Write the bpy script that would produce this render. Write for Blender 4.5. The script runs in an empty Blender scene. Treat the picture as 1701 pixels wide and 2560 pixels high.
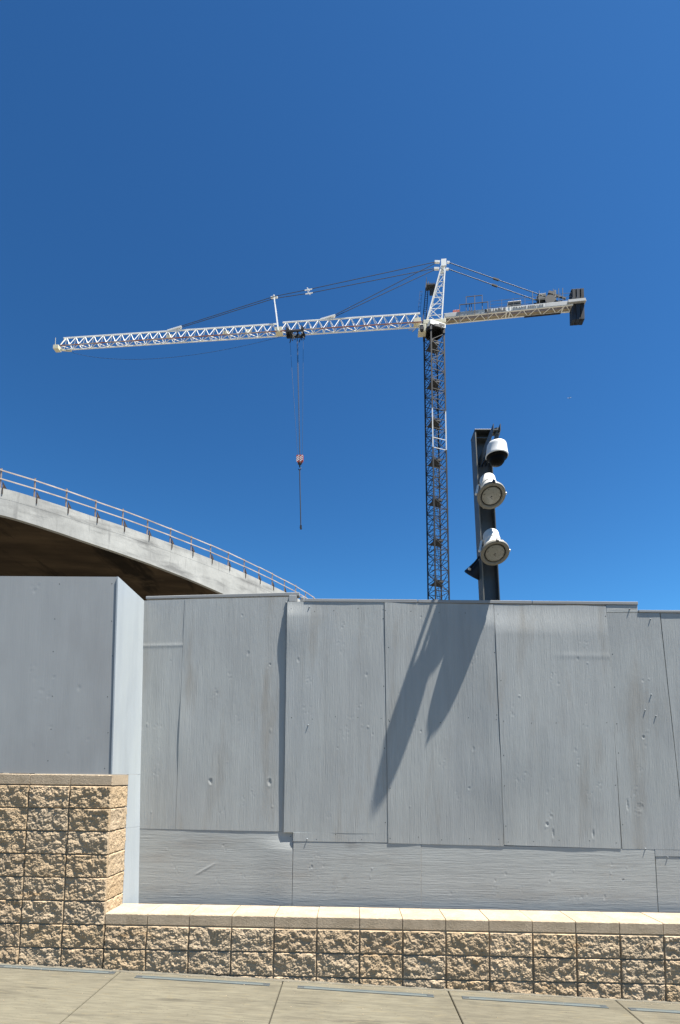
import bpy, bmesh, math, random
from mathutils import Vector, Matrix, noise
random.seed(7)
sc = bpy.context.scene
COL = sc.collection
PI = math.pi

# ------------------------------------------------------------------ camera
cam_d = bpy.data.cameras.new('camera')
cam = bpy.data.objects.new('camera', cam_d)
COL.objects.link(cam)
cam_d.sensor_fit = 'VERTICAL'
cam_d.sensor_height = 24.0
cam_d.lens = 24.0 * 1364.109 / 2560.0
cam_d.shift_y = 541.76 / 2560.0
cam_d.clip_start = 0.05
cam_d.clip_end = 20000
RX = Vector((0.99972, 0.020105, 0.012653))
UP = Vector((-0.010874, -0.086237, 0.996215))
FW = Vector((-0.02112, 0.996072, 0.085994))
m = Matrix((RX, UP, -FW)).transposed().to_4x4()
m.translation = Vector((2.3401, -5.3235, 1.447))
cam.matrix_world = m
sc.camera = cam

# ------------------------------------------------------------------ light
SUN = Vector((2.6, -1.0, 7.8)).normalized()
sun_d = bpy.data.lights.new('sun', 'SUN')
sun_d.energy = 5.0
sun_d.angle = math.radians(0.48)
sun_d.color = (1.0, 0.955, 0.88)
sun = bpy.data.objects.new('sun', sun_d)
COL.objects.link(sun)
sun.rotation_euler = SUN.to_track_quat('Z', 'Y').to_euler()
sun.location = (6, -4, 20)

world = bpy.data.worlds.new('World')
sc.world = world
world.use_nodes = True
wn = world.node_tree
wn.nodes.clear()
sky = wn.nodes.new('ShaderNodeTexSky')
sky.sky_type = 'NISHITA'
sky.sun_disc = False
sky.sun_elevation = math.asin(SUN.z)
sky.sun_rotation = math.atan2(SUN.x, SUN.y)
sky.altitude = 0
sky.air_density = 1.0
sky.dust_density = 0.3
sky.ozone_density = 4.0
bg = wn.nodes.new('ShaderNodeBackground')
bg.inputs['Strength'].default_value = 0.1
wo = wn.nodes.new('ShaderNodeOutputWorld')
gm = wn.nodes.new('ShaderNodeGamma')
gm.inputs['Gamma'].default_value = 1.65
tint = wn.nodes.new('ShaderNodeVectorMath')
tint.operation = 'MULTIPLY'
tint.inputs[1].default_value = (0.1073, 0.1818, 0.1721)
wn.links.new(sky.outputs[0], gm.inputs[0])
wn.links.new(gm.outputs[0], tint.inputs[0])
# pale band of haze low along the horizon
tcw = wn.nodes.new('ShaderNodeTexCoord')
sxyz = wn.nodes.new('ShaderNodeSeparateXYZ')
hz = wn.nodes.new('ShaderNodeMapRange')
hz.interpolation_type = 'SMOOTHSTEP'
hz.inputs['From Min'].default_value = .0
hz.inputs['From Max'].default_value = .24
hz.inputs['To Min'].default_value = 1
hz.inputs['To Max'].default_value = 0
hm = wn.nodes.new('ShaderNodeMix')
hm.data_type = 'RGBA'
hm.inputs['B'].default_value = (.85, 1.4, 2.0, 1)
wn.links.new(tcw.outputs['Generated'], sxyz.inputs[0])
wn.links.new(sxyz.outputs[2], hz.inputs['Value'])
wn.links.new(hz.outputs[0], hm.inputs['Factor'])
wn.links.new(tint.outputs[0], hm.inputs['A'])
wn.links.new(hm.outputs['Result'], bg.inputs[0])
wn.links.new(bg.outputs[0], wo.inputs[0])
sc.view_settings.view_transform = 'Standard'
sc.view_settings.look = 'None'
sc.view_settings.exposure = 1.74
sc.view_settings.gamma = 1.0


# ------------------------------------------------------------------ mesh helpers
class MB:
    """collects boxes, bars, lathes and sheets into one mesh"""

    def __init__(s):
        s.v = []
        s.f = []
        s.m = []
        s.sm = []

    def add(s, vs, fs, mi=0, smooth=False):
        o = len(s.v)
        s.v += [Vector(v) for v in vs]
        for f in fs:
            s.f.append([o + i for i in f])
            s.m.append(mi)
            s.sm.append(smooth)

    def box(s, a, b, mi=0, mat=None):
        x0, y0, z0 = a
        x1, y1, z1 = b
        vs = [Vector(p) for p in ((x0, y0, z0), (x1, y0, z0), (x1, y1, z0), (x0, y1, z0),
                                  (x0, y0, z1), (x1, y0, z1), (x1, y1, z1), (x0, y1, z1))]
        if mat is not None:
            vs = [mat @ v for v in vs]
        s.add(vs, [(0, 3, 2, 1), (4, 5, 6, 7), (0, 1, 5, 4), (1, 2, 6, 5), (2, 3, 7, 6), (3, 0, 4, 7)], mi)

    def hexa(s, pts, mi=0):
        s.add(pts, [(0, 3, 2, 1), (4, 5, 6, 7), (0, 1, 5, 4), (1, 2, 6, 5), (2, 3, 7, 6), (3, 0, 4, 7)], mi)

    def bar(s, p, q, w, n=4, mi=0, h=None, smooth=None):
        p = Vector(p)
        q = Vector(q)
        d = (q - p)
        if d.length < 1e-6:
            return
        d.normalize()
        a = Vector((0, 0, 1)) if abs(d.z) < .9 else Vector((1, 0, 0))
        u = d.cross(a).normalized()
        w2 = d.cross(u).normalized()
        h = h or w
        vs = []
        off = PI / 4 if n == 4 else 0
        k = 2 ** .5 / 2 if n == 4 else .5
        for c in (p, q):
            for i in range(n):
                t = off + 2 * PI * i / n
                vs.append(c + u * math.cos(t) * w * k + w2 * math.sin(t) * h * k)
        fs = [(i, (i + 1) % n, n + (i + 1) % n, n + i) for i in range(n)]
        fs += [tuple(range(n - 1, -1, -1)), tuple(range(n, 2 * n))]
        s.add(vs, fs, mi, n > 4 if smooth is None else smooth)

    def tube(s, pts, r, n=6, mi=0):
        for a, b in zip(pts[:-1], pts[1:]):
            s.bar(a, b, 2 * r, n, mi)

    def lathe(s, prof, origin, axis, n=28, mi=0, smooth=True):
        """prof: list of (radius, distance along axis)"""
        axis = Vector(axis).normalized()
        a = Vector((0, 0, 1)) if abs(axis.z) < .9 else Vector((1, 0, 0))
        u = axis.cross(a).normalized()
        w = axis.cross(u).normalized()
        o = Vector(origin)
        vs = []
        for r, d in prof:
            for i in range(n):
                t = 2 * PI * i / n
                vs.append(o + axis * d + (u * math.cos(t) + w * math.sin(t)) * max(r, 1e-4))
        fs = []
        for k in range(len(prof) - 1):
            for i in range(n):
                j = (i + 1) % n
                fs.append((k * n + i, k * n + j, (k + 1) * n + j, (k + 1) * n + i))
        s.add(vs, fs, mi, smooth)

    def build(s, name, mats, parent=None, base=None, bevel=0.0, autosmooth=True):
        me = bpy.data.meshes.new(name)
        off = Vector(base) if base is not None else Vector((0, 0, 0))
        me.from_pydata([tuple(v - off) for v in s.v], [], s.f)
        if not isinstance(mats, (list, tuple)):
            mats = [mats]
        for mt in mats:
            me.materials.append(mt)
        me.polygons.foreach_set('material_index', s.m)
        me.polygons.foreach_set('use_smooth', s.sm)
        bm = bmesh.new()
        bm.from_mesh(me)
        bmesh.ops.recalc_face_normals(bm, faces=bm.faces[:])
        if any(s.sm):
            for e in bm.edges:
                if len(e.link_faces) == 2 and e.calc_face_angle(0) > 0.7:
                    e.smooth = False
        bm.to_mesh(me)
        bm.free()
        me.update()
        o = bpy.data.objects.new(name, me)
        COL.objects.link(o)
        if parent is not None:
            o.parent = parent
        elif base is not None:
            o.location = off
        if bevel:
            b = o.modifiers.new('bevel', 'BEVEL')
            b.width = bevel
            b.segments = 2
            b.limit_method = 'ANGLE'
            b.angle_limit = math.radians(40)
        return o


def empty(name, loc):
    o = bpy.data.objects.new(name, None)
    o.empty_display_size = .2
    COL.objects.link(o)
    o.location = loc
    return o


def tag(o, label=None, cat=None, group=None, kind=None):
    if label:
        o['label'] = label
    if cat:
        o['category'] = cat
    if group:
        o['group'] = group
    if kind:
        o['kind'] = kind
    return o


def sub(parent_part, mb, name, mats, root_loc, **k):
    """a sub-part: same base as its thing, parented to the part"""
    return mb.build(name, mats, parent_part, root_loc, **k)


# ------------------------------------------------------------------ materials
ALB = .60      # one overall level for the paint and stone reflectances


def mat(name, color, rough=.7, metallic=0.0, var=0.0, vscale=(3, 3, 3), spec=.35, bump=(), color2=None, each=0.0,
        c2scale=(2, 2, 2), c2lo=.45, c2hi=.6, extra=None):
    """principled material; var = brightness variation, bump = [(scale xyz, detail, strength, distance)]"""
    mt = bpy.data.materials.new(name)
    mt.use_nodes = True
    nt = mt.node_tree
    N, L = nt.nodes, nt.links
    b = N['Principled BSDF']
    b.inputs['Roughness'].default_value = rough
    b.inputs['Metallic'].default_value = metallic
    b.inputs['Specular IOR Level'].default_value = spec
    tc = N.new('ShaderNodeTexCoord')

    def mapped(scale):
        mp = N.new('ShaderNodeMapping')
        mp.inputs['Scale'].default_value = scale
        L.new(tc.outputs['Object'], mp.inputs['Vector'])
        return mp

    def noisetex(scale, detail=4, rough_=.55, dist=0):
        mp = mapped(scale)
        n = N.new('ShaderNodeTexNoise')
        n.inputs['Scale'].default_value = 1
        n.inputs['Detail'].default_value = detail
        n.inputs['Roughness'].default_value = rough_
        n.inputs['Distortion'].default_value = dist
        L.new(mp.outputs[0], n.inputs['Vector'])
        return n.outputs['Fac']
    rgb = N.new('ShaderNodeRGB')
    color = tuple(c * ALB for c in color)
    color2 = tuple(c * ALB for c in color2) if color2 else None
    rgb.outputs[0].default_value = (*color, 1)
    cur = rgb.outputs[0]
    if color2:
        f = noisetex(c2scale, 5)
        mr = N.new('ShaderNodeMapRange')
        mr.inputs['From Min'].default_value = c2lo
        mr.inputs['From Max'].default_value = c2hi
        L.new(f, mr.inputs['Value'])
        mx = N.new('ShaderNodeMix')
        mx.data_type = 'RGBA'
        L.new(mr.outputs[0], mx.inputs['Factor'])
        L.new(cur, mx.inputs['A'])
        mx.inputs['B'].default_value = (*color2, 1)
        cur = mx.outputs['Result']
    if extra:
        for (c3, s3, lo, hi) in extra:
            c3 = tuple(c * ALB for c in c3)
            f = noisetex(s3, 5, .6)
            mr = N.new('ShaderNodeMapRange')
            mr.inputs['From Min'].default_value = lo
            mr.inputs['From Max'].default_value = hi
            L.new(f, mr.inputs['Value'])
            mx = N.new('ShaderNodeMix')
            mx.data_type = 'RGBA'
            L.new(mr.outputs[0], mx.inputs['Factor'])
            L.new(cur, mx.inputs['A'])
            mx.inputs['B'].default_value = (*c3, 1)
            cur = mx.outputs['Result']
    if var:
        f = noisetex(vscale, 5)
        mr = N.new('ShaderNodeMapRange')
        mr.inputs['From Min'].default_value = .3
        mr.inputs['From Max'].default_value = .7
        mr.inputs['To Min'].default_value = 1 - var
        mr.inputs['To Max'].default_value = 1 + var
        L.new(f, mr.inputs['Value'])
        hs = N.new('ShaderNodeHueSaturation')
        L.new(mr.outputs[0], hs.inputs['Value'])
        L.new(cur, hs.inputs['Color'])
        cur = hs.outputs[0]
    if each:
        oi = N.new('ShaderNodeObjectInfo')
        mr = N.new('ShaderNodeMapRange')
        mr.inputs['To Min'].default_value = 1 - each
        mr.inputs['To Max'].default_value = 1 + each
        L.new(oi.outputs['Random'], mr.inputs['Value'])
        hs = N.new('ShaderNodeHueSaturation')
        L.new(mr.outputs[0], hs.inputs['Value'])
        L.new(cur, hs.inputs['Color'])
        cur = hs.outputs[0]
    L.new(cur, b.inputs['Base Color'])
    prev = None
    for (s_, det, st, di) in bump:
        f = noisetex(s_, det)
        bp = N.new('ShaderNodeBump')
        bp.inputs['Strength'].default_value = st
        bp.inputs['Distance'].default_value = di
        L.new(f, bp.inputs['Height'])
        if prev is not None:
            L.new(prev, bp.inputs['Normal'])
        prev = bp.outputs[0]
    if prev is not None:
        L.new(prev, b.inputs['Normal'])
    return mt


M = {}
PLY = (.50, .518, .50)
PLY2 = (.457, .472, .460)
M['ply_v'] = mat('grey_painted_plywood_upright', PLY, .62, var=.065, each=.03, vscale=(14, 14, .8), color2=PLY2,
                 c2scale=(1.1, 1, .7), c2lo=.42, c2hi=.62, extra=[((.455, .478, .48), (.7, .7, .5), .5, .7), ((.41, .40, .365), (3.5, 3.5, .6), .55, .72), ((.445, .455, .44), (1.7, 1.7, 1.1), .60, .70)],
                 bump=[((150, 150, 5), 6, 1.0, .0030), ((26, 26, 1.3), 3, .35, .0022), ((60, 60, 14), 4, .4, .0018)])
M['ply_h'] = mat('grey_painted_plywood_level', PLY, .62, var=.065, each=.03, vscale=(.8, 14, 14), color2=PLY2,
                 c2scale=(.8, 1, 1.3), c2lo=.42, c2hi=.62, extra=[((.41, .40, .37), (.6, 3.5, 3.5), .55, .72), ((.36, .36, .345), (1.1, 1.7, 1.7), .60, .67)],
                 bump=[((5, 150, 150), 6, .8, .0024), ((2.4, 36, 36), 4, .6, .0024), ((14, 60, 60), 4, .4, .0018)])
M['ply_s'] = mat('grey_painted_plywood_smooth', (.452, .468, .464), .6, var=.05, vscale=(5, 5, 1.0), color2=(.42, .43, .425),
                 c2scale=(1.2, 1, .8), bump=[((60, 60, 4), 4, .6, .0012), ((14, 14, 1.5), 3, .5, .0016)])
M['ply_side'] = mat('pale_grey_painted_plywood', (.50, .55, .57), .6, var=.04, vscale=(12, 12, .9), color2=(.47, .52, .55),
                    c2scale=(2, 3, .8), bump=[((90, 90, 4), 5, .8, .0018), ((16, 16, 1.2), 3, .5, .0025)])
M['weathered'] = mat('weathered_grey_lumber', (.36, .37, .37), .75, var=.16, vscale=(1.4, 30, 40),
                     bump=[((4, 90, 90), 4, .5, .0015)])
BLK = []
for k_, (r_, g_, b_) in enumerate(((1, 1, 1), (1.07, 1.05, 1.03), (.92, .90, .88), (1.0, .965, .91), (.97, .985, 1.01))):
    BLK.append(mat('tan_split_face_concrete', (.60 * r_, .465 * g_, .310 * b_), .9, var=.12, vscale=(60, 60, 60), spec=.2,
                   color2=(.535 * r_, .408 * g_, .262 * b_), c2scale=(5, 5, 5), c2lo=.45, c2hi=.65,
                   extra=[((.46, .29, .14), (3, 3, 8), .61, .75)],
                   bump=[((170, 170, 170), 5, 1.0, .005), ((70, 70, 70), 3, .5, .004)]))
M['mortar'] = mat('tan_mortar', (.54, .425, .285), .95, var=.1, vscale=(30, 30, 30), spec=.15,
                  bump=[((200, 200, 200), 3, .5, .002)])
M['mortar_grey'] = mat('grey_mortar', (.17, .155, .12), .95, var=.15, vscale=(20, 20, 20), bump=[((120, 120, 120), 3, .6, .003)])
M['cap'] = mat('cream_coping_concrete', (.575, .46, .325), .9, var=.12, each=.0, vscale=(45, 45, 45), spec=.2,
               color2=(.49, .39, .27), c2scale=(5, 5, 5), extra=[((.30, .24, .165), (7, 7, 3.0), .60, .78)], bump=[((150, 150, 150), 4, 1.0, .006), ((60, 60, 60), 3, .6, .004)])
M['pavement'] = mat('broom_finished_concrete', (.180, .165, .121), .9, var=.20, vscale=(5, 46, 5), spec=.2,
                    color2=(.150, .136, .100), c2scale=(1.2, 2.2, 1), c2lo=.4, c2hi=.65,
                    extra=[((.095, .087, .066), (1.1, 11, 3), .55, .74), ((.188, .164, .110), (9, 30, 9), .56, .7), ((.085, .078, .060), (38, 90, 38), .62, .7), ((.105, .096, .072), (.8, 2.2, 1), .55, .75)],
                    bump=[((18, 220, 30), 4, .35, .0015), ((90, 120, 90), 4, .3, .001)])
M['joint'] = mat('dark_joint_filler', (.05, .045, .035), .95, var=.2)
M['asphalt'] = mat('asphalt', (.06, .058, .055), .9, var=.2, vscale=(30, 30, 30), bump=[((150, 150, 150), 3, .5, .003)])
M['dirt'] = mat('dry_dirt', (.19, .175, .145), .95, var=.2, vscale=(.6, .6, .6), color2=(.15, .135, .11),
                c2scale=(.2, .2, .2), bump=[((8, 8, 8), 5, .6, .03)])
M['strip'] = mat('blue_grey_metal_strip', (.098, .122, .128), .6, metallic=.0, var=.15, vscale=(4, 40, 4),
                 color2=(.13, .135, .12), c2scale=(6, 20, 6), bump=[((40, 200, 40), 3, .3, .001)])
M['strip_dark'] = mat('dark_blue_grey_strip', (.06, .07, .08), .6, var=.15, vscale=(8, 30, 8))
M['strip_pale'] = mat('pale_blue_strip', (.125, .148, .148), .6, var=.12, vscale=(4, 30, 8))
M['concrete'] = mat('cast_concrete', (.56, .56, .52), .9, var=.12, vscale=(.9, .9, .5), spec=.2,
                    color2=(.47, .47, .44), c2scale=(.5, .5, .8), c2lo=.42, c2hi=.62,
                    extra=[((.29, .29, .275), (.30, .30, 1.6), .52, .68), ((.36, .36, .34), (3.5, 3.5, .35), .58, .72)],
                    bump=[((6, 6, 2), 4, .5, .03)])
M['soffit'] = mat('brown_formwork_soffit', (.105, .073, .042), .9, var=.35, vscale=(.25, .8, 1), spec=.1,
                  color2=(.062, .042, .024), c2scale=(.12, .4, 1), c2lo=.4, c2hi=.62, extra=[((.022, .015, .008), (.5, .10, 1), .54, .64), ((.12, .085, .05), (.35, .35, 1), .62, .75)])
M['rail_wood'] = mat('weathered_timber', (.64, .55, .47), .85, var=.2, vscale=(1.5, 1.5, 1.5), color2=(.48, .38, .30), c2scale=(.9, .9, .9))
M['post_wood'] = mat('brown_timber_post', (.44, .33, .25), .85, var=.25, vscale=(2, 2, 2))
M['bracket'] = mat('dark_rusty_bracket', (.045, .025, .018), .8, var=.2)
M['crane_white'] = mat('crane_white_paint', (1.18, 1.17, 1.10), .5, var=.04, vscale=(.8, .8, .8), color2=(1.05, 1.01, .90), c2scale=(.5, .5, .5), c2lo=.5, c2hi=.7)
M['crane_red'] = mat('faded_red_chord_paint', (.34, .13, .085), .6, var=.2, vscale=(.6, .6, .6), color2=(.5, .42, .36), c2scale=(.4, .4, .4))
M['crane_cream'] = mat('crane_cream_plate', (.95, .87, .62), .5, var=.08, vscale=(2, 2, 2))
M['crane_grey'] = mat('crane_grey_sheet', (.62, .62, .59), .55, var=.08, vscale=(1, 1, 1))
M['crane_tan'] = mat('tan_deck_underside', (.50, .42, .29), .8, var=.15, vscale=(.8, .8, .8))
M['crane_lilac'] = mat('grey_deck_grating', (.30, .28, .33), .8, var=.15, vscale=(2, 2, 2))
M['mast'] = mat('dark_mast_steel', (.026, .027, .028), .6, var=.2, vscale=(.6, .6, .6), color2=(.038, .034, .031), c2scale=(.4, .4, .2), c2lo=.55, c2hi=.7)
M['mast_plate'] = mat('mast_platform_steel', (.060, .062, .064), .7, var=.15)
M['mast_white'] = mat('white_mast_paint', (.92, .91, .87), .55, var=.05)
M['machine'] = mat('dark_machinery', (.018, .019, .022), .55, var=.3, vscale=(2, 2, 2))
M['machine_blue'] = mat('dark_blue_green_sheet', (.025, .045, .055), .5, var=.2, vscale=(2, 2, 2))
M['cwt'] = mat('dark_counterweight_slab', (.030, .045, .068), .8, var=.3, vscale=(1, 1, .4), color2=(.022, .02, .018), c2scale=(2, 2, .3))
M['cable'] = mat('steel_rope', (.035, .05, .07), .6)
M['red'] = mat('orange_red_paint', (.55, .07, .03), .5, var=.1)
M['stripe_white'] = mat('white_stripe_paint', (1.1, 1.05, 1.02), .5)
M['black'] = mat('black_paint', (.012, .012, .012), .6)
M['faded_black'] = mat('faded_grey_lettering', (.14, .14, .14), .6)
M['sign_pale'] = mat('pale_sign_sheet', (.80, .80, .74), .5, var=.05)
M['pole'] = mat('dark_blue_grey_steel', (.066, .081, .092), .45, var=.12, vscale=(3, 3, 1.2), spec=.5, color2=(.070, .082, .090), c2scale=(2, 2, .6))
M['pole_edge'] = mat('pale_steel_edge', (.25, .24, .20), .5, var=.15)  # paler steel tone for the strip on the left flange's front edge
M['lamp'] = mat('white_lamp_housing', (.86, .85, .80), .45, var=.06, vscale=(14, 14, 14), color2=(.74, .71, .63), c2scale=(9, 9, 9), c2lo=.5, c2hi=.7)
M['lens'] = mat('dusty_frosted_lens', (.32, .325, .295), .3, var=.10, vscale=(30, 30, 30), spec=.5,
                extra=[((.05, .05, .045), (55, 55, 55), .58, .64)])
M['rim'] = mat('dull_beige_lamp_rim', (.255, .245, .21), .55, var=.08, vscale=(20, 20, 20))
M['lamp_dark'] = mat('dark_lamp_band', (.02, .024, .032), .4)
M['dome_white'] = mat('white_camera_plastic', (.90, .91, .90), .4, var=.03, vscale=(10, 10, 10), spec=.5)
M['dome_black'] = mat('smoked_black_dome', (.005, .005, .006), .5, spec=.06)
M['cab_glass'] = mat('dark_cab_glass', (.03, .04, .05), .1, spec=.6)
M['plane'] = mat('hazed_aircraft_skin', (.30, .36, .46), .5)  # white skin painted blue grey to stand in for the haze of distance
M['bolt'] = mat('grey_painted_bolt', (.42, .45, .47), .6)
M['hole'] = mat('black_hole', (.01, .01, .01), .9)


def fbm(p, octs, lac=2.1, gain=.5):
    a = 1
    t = 0
    for _ in range(octs):
        t += a * noise.noise(p)
        p = p * lac + Vector((17.3, 5.1, 9.7))
        a *= gain
    return t


def sstep(t):
    t = max(0, min(1, t))
    return t * t * (3 - 2 * t)


# ------------------------------------------------------------------ the setting
SL = -0.0355


def gz(x):
    return -0.417 + SL * max(-14, min(20, x))


def build_ground():
    mb = MB()
    xs = [-900, -200, -60, -14, -8, 0, 8, 14, 20, 60, 200, 900]
    ys = [-900, -200, -60, -20, -9.3, 0.3, 20, 60, 200, 900]
    vs = []
    for y in ys:
        for x in xs:
            vs.append((x, y, gz(x) - .16))
    n = len(xs)
    fs = [(j * n + i, j * n + i + 1, (j + 1) * n + i + 1, (j + 1) * n + i) for j in range(len(ys) - 1) for i in range(n - 1)]
    mb.add(vs, fs)
    tag(mb.build('ground', M['dirt']), kind='structure')
    # street behind the photographer, with its kerb
    mb = MB()
    xs = [-60, -14, 20, 60]
    vs = [(x, y, gz(x) - .15) for y in (-20, -9.12) for x in xs]
    mb.add(vs, [(i, i + 1, 5 + i, 4 + i) for i in range(3)])
    tag(mb.build('road', M['asphalt']), kind='structure')
    mb = MB()
    for x0, x1 in ((-14, 3), (3, 20)):
        mb.hexa([(x0, -9.12, gz(x0) - .2), (x1, -9.12, gz(x1) - .2), (x1, -8.97, gz(x1) - .2), (x0, -8.97, gz(x0) - .2),
                 (x0, -9.10, gz(x0)), (x1, -9.10, gz(x1)), (x1, -8.97, gz(x1)), (x0, -8.97, gz(x0))])
    tag(mb.build('kerb', M['cap'], bevel=.015), kind='structure')
    # pavement: poured slabs with tooled joints between them
    mb = MB()
    pitch = 1.543
    x = .179 - 9 * pitch
    ysj = [.03, -2.9, -5.9, -8.96]
    g = .004
    while x < 20:
        xa, xb = x + g, x + pitch - g
        for y1, y0 in zip(ysj[:-1], ysj[1:]):
            e = .006
            a = [(xa, y0 + g), (xb, y0 + g), (xb, y1 - g), (xa, y1 - g)]
            b = [(xa + e, y0 + g + e), (xb - e, y0 + g + e), (xb - e, y1 - g - e), (xa + e, y1 - g - e)]
            vs = [(p, q, gz(p) - .12) for p, q in a] + [(p, q, gz(p) - .007) for p, q in a] + [(p, q, gz(p)) for p, q in b]
            fs = [(8, 9, 10, 11)]
            for i in range(4):
                j = (i + 1) % 4
                fs += [(i, j, 4 + j, 4 + i), (4 + i, 4 + j, 8 + j, 8 + i)]
            mb.add(vs, fs)
        x += pitch
    mbf = MB()
    nf = 220
    pr = []
    for i in range(nf + 1):
        xx = -2.2 + 9.2 * i / nf
        w = .028 + .012 * noise.noise(Vector((xx * 5, 1, 2))) + .006 * noise.noise(Vector((xx * 21, 1, 2)))
        h = .012 + .006 * noise.noise(Vector((xx * 9, 4, 2)))
        pr.append([(xx, .03, gz(xx) - .01), (xx, .006, gz(xx) + h), (xx, -.002 - w * .5, gz(xx) + h * .6), (xx, -.006 - w, gz(xx) + .0015), (xx, -.006 - w, gz(xx) - .01)])
    for i in range(nf):
        for k in range(4):
            mbf.add([pr[i][k], pr[i + 1][k], pr[i + 1][k + 1], pr[i][k + 1]], [(0, 1, 2, 3)])
    tag(mbf.build('wall_foot_mortar', M['mortar_grey']), kind='structure')
    xe = x
    vs = [(-14, -8.96, gz(-14) - .03), (xe, -8.96, gz(xe) - .03), (xe, .03, gz(xe) - .03), (-14, .03, gz(-14) - .03)]
    mb.add(vs, [(0, 1, 2, 3)], 1)
    tag(mb.build('pavement', [M['pavement'], M['joint']]), kind='structure')


build_ground()


def build_grit():
    rnd = random.Random(5)
    mb = MB()
    for i in range(420):
        x = rnd.uniform(-1.4, 6.2)
        y = -.035 - abs(rnd.gauss(0, .05)) - (rnd.random() < .12) * rnd.uniform(0, .9)
        r = rnd.uniform(.002, .0055)
        z = gz(x) + r * .5 + .0006
        c = Vector((x, y, z))
        vs = [c + Vector((rnd.uniform(.6, 1.2) * r * dx, rnd.uniform(.6, 1.2) * r * dy, rnd.uniform(.4, .7) * r * dz)) for dx, dy, dz in ((1, 0, 0), (-1, 0, 0), (0, 1, 0), (0, -1, 0), (0, 0, 1), (0, 0, -1))]
        mb.add(vs, [(0, 2, 4), (2, 1, 4), (1, 3, 4), (3, 0, 4), (2, 0, 5), (1, 2, 5), (3, 1, 5), (0, 3, 5)])
    tag(mb.build('grit', M['mortar']), 'fine tan grit scattered on the pavement at the foot of the wall', 'grit', kind='stuff')


build_grit()

# metal strips let into the pavement along the foot of the wall
STR = [(-.97, -.075, .149, -.078, 'longest visible at the left, under the tall block wall'),
       (.368, -.135, 1.615, -.145, 'second from the left, below the recessed fence corner'),
       (1.873, -.160, 3.109, -.186, 'middle one of the five along the low wall'),
       (3.366, -.183, 4.652, -.204, 'fourth from the left, below the round shadow on the fence'),
       (4.837, -.225, 6.10, -.235, 'rightmost, running out of the photo at the right edge')]
LBL = ['flat blue grey metal strip in the pavement at the foot of the tall block wall',
       'flat blue grey strip in the pavement just right of the tall wall corner',
       'flat blue grey strip in the pavement below the middle of the low wall',
       'flat blue grey strip in the pavement, fourth from the left along the low wall',
       'flat blue grey strip in the pavement running off the right edge of the photo']
for (xa, ya, xb, yb, _), lb in zip(STR, LBL):
    w = .030
    t = empty('pavement_strip', ((xa + xb) / 2, (ya + yb) / 2, gz((xa + xb) / 2)))
    tag(t, lb, 'pavement strip', 'metal strips along the foot of the wall')

    def sheet(x0, x1, o0, o1, h0, h1, mb):
        def yy(x):
            return ya + (yb - ya) * (x - xa) / (xb - xa)
        mb.hexa([(x0, yy(x0) + o0, gz(x0) + h0), (x1, yy(x1) + o0, gz(x1) + h0), (x1, yy(x1) + o1, gz(x1) + h0), (x0, yy(x0) + o1, gz(x0) + h0),
                 (x0, yy(x0) + o0, gz(x0) + h1), (x1, yy(x1) + o0, gz(x1) + h1), (x1, yy(x1) + o1, gz(x1) + h1), (x0, yy(x0) + o1, gz(x0) + h1)])
    mb = MB()
    sheet(xa, xb, -w, -w + .014, -.03, .006, mb)
    sheet(xa, xb, w - .014, w, -.03, .006, mb)
    mb.build('strip_frame', M['strip'], t, t.location)
    mb = MB()
    sheet(xa + .06, xb - .06, -w + .0145, w - .0145, -.03, .004, mb)
    mb.build('strip_cover', M['strip_pale'], t, t.location)
    for q0, q1 in ((xa, xa + .058), (xb - .058, xb)):
        mb = MB()
        sheet(q0, q1, -w + .0145, w - .0145, -.03, .0045, mb)
        mb.build('end_plate', M['strip_dark'], t, t.location)

# ------------------------------------------------------------------ block walls
B = .4064
HC = .2203


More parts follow.
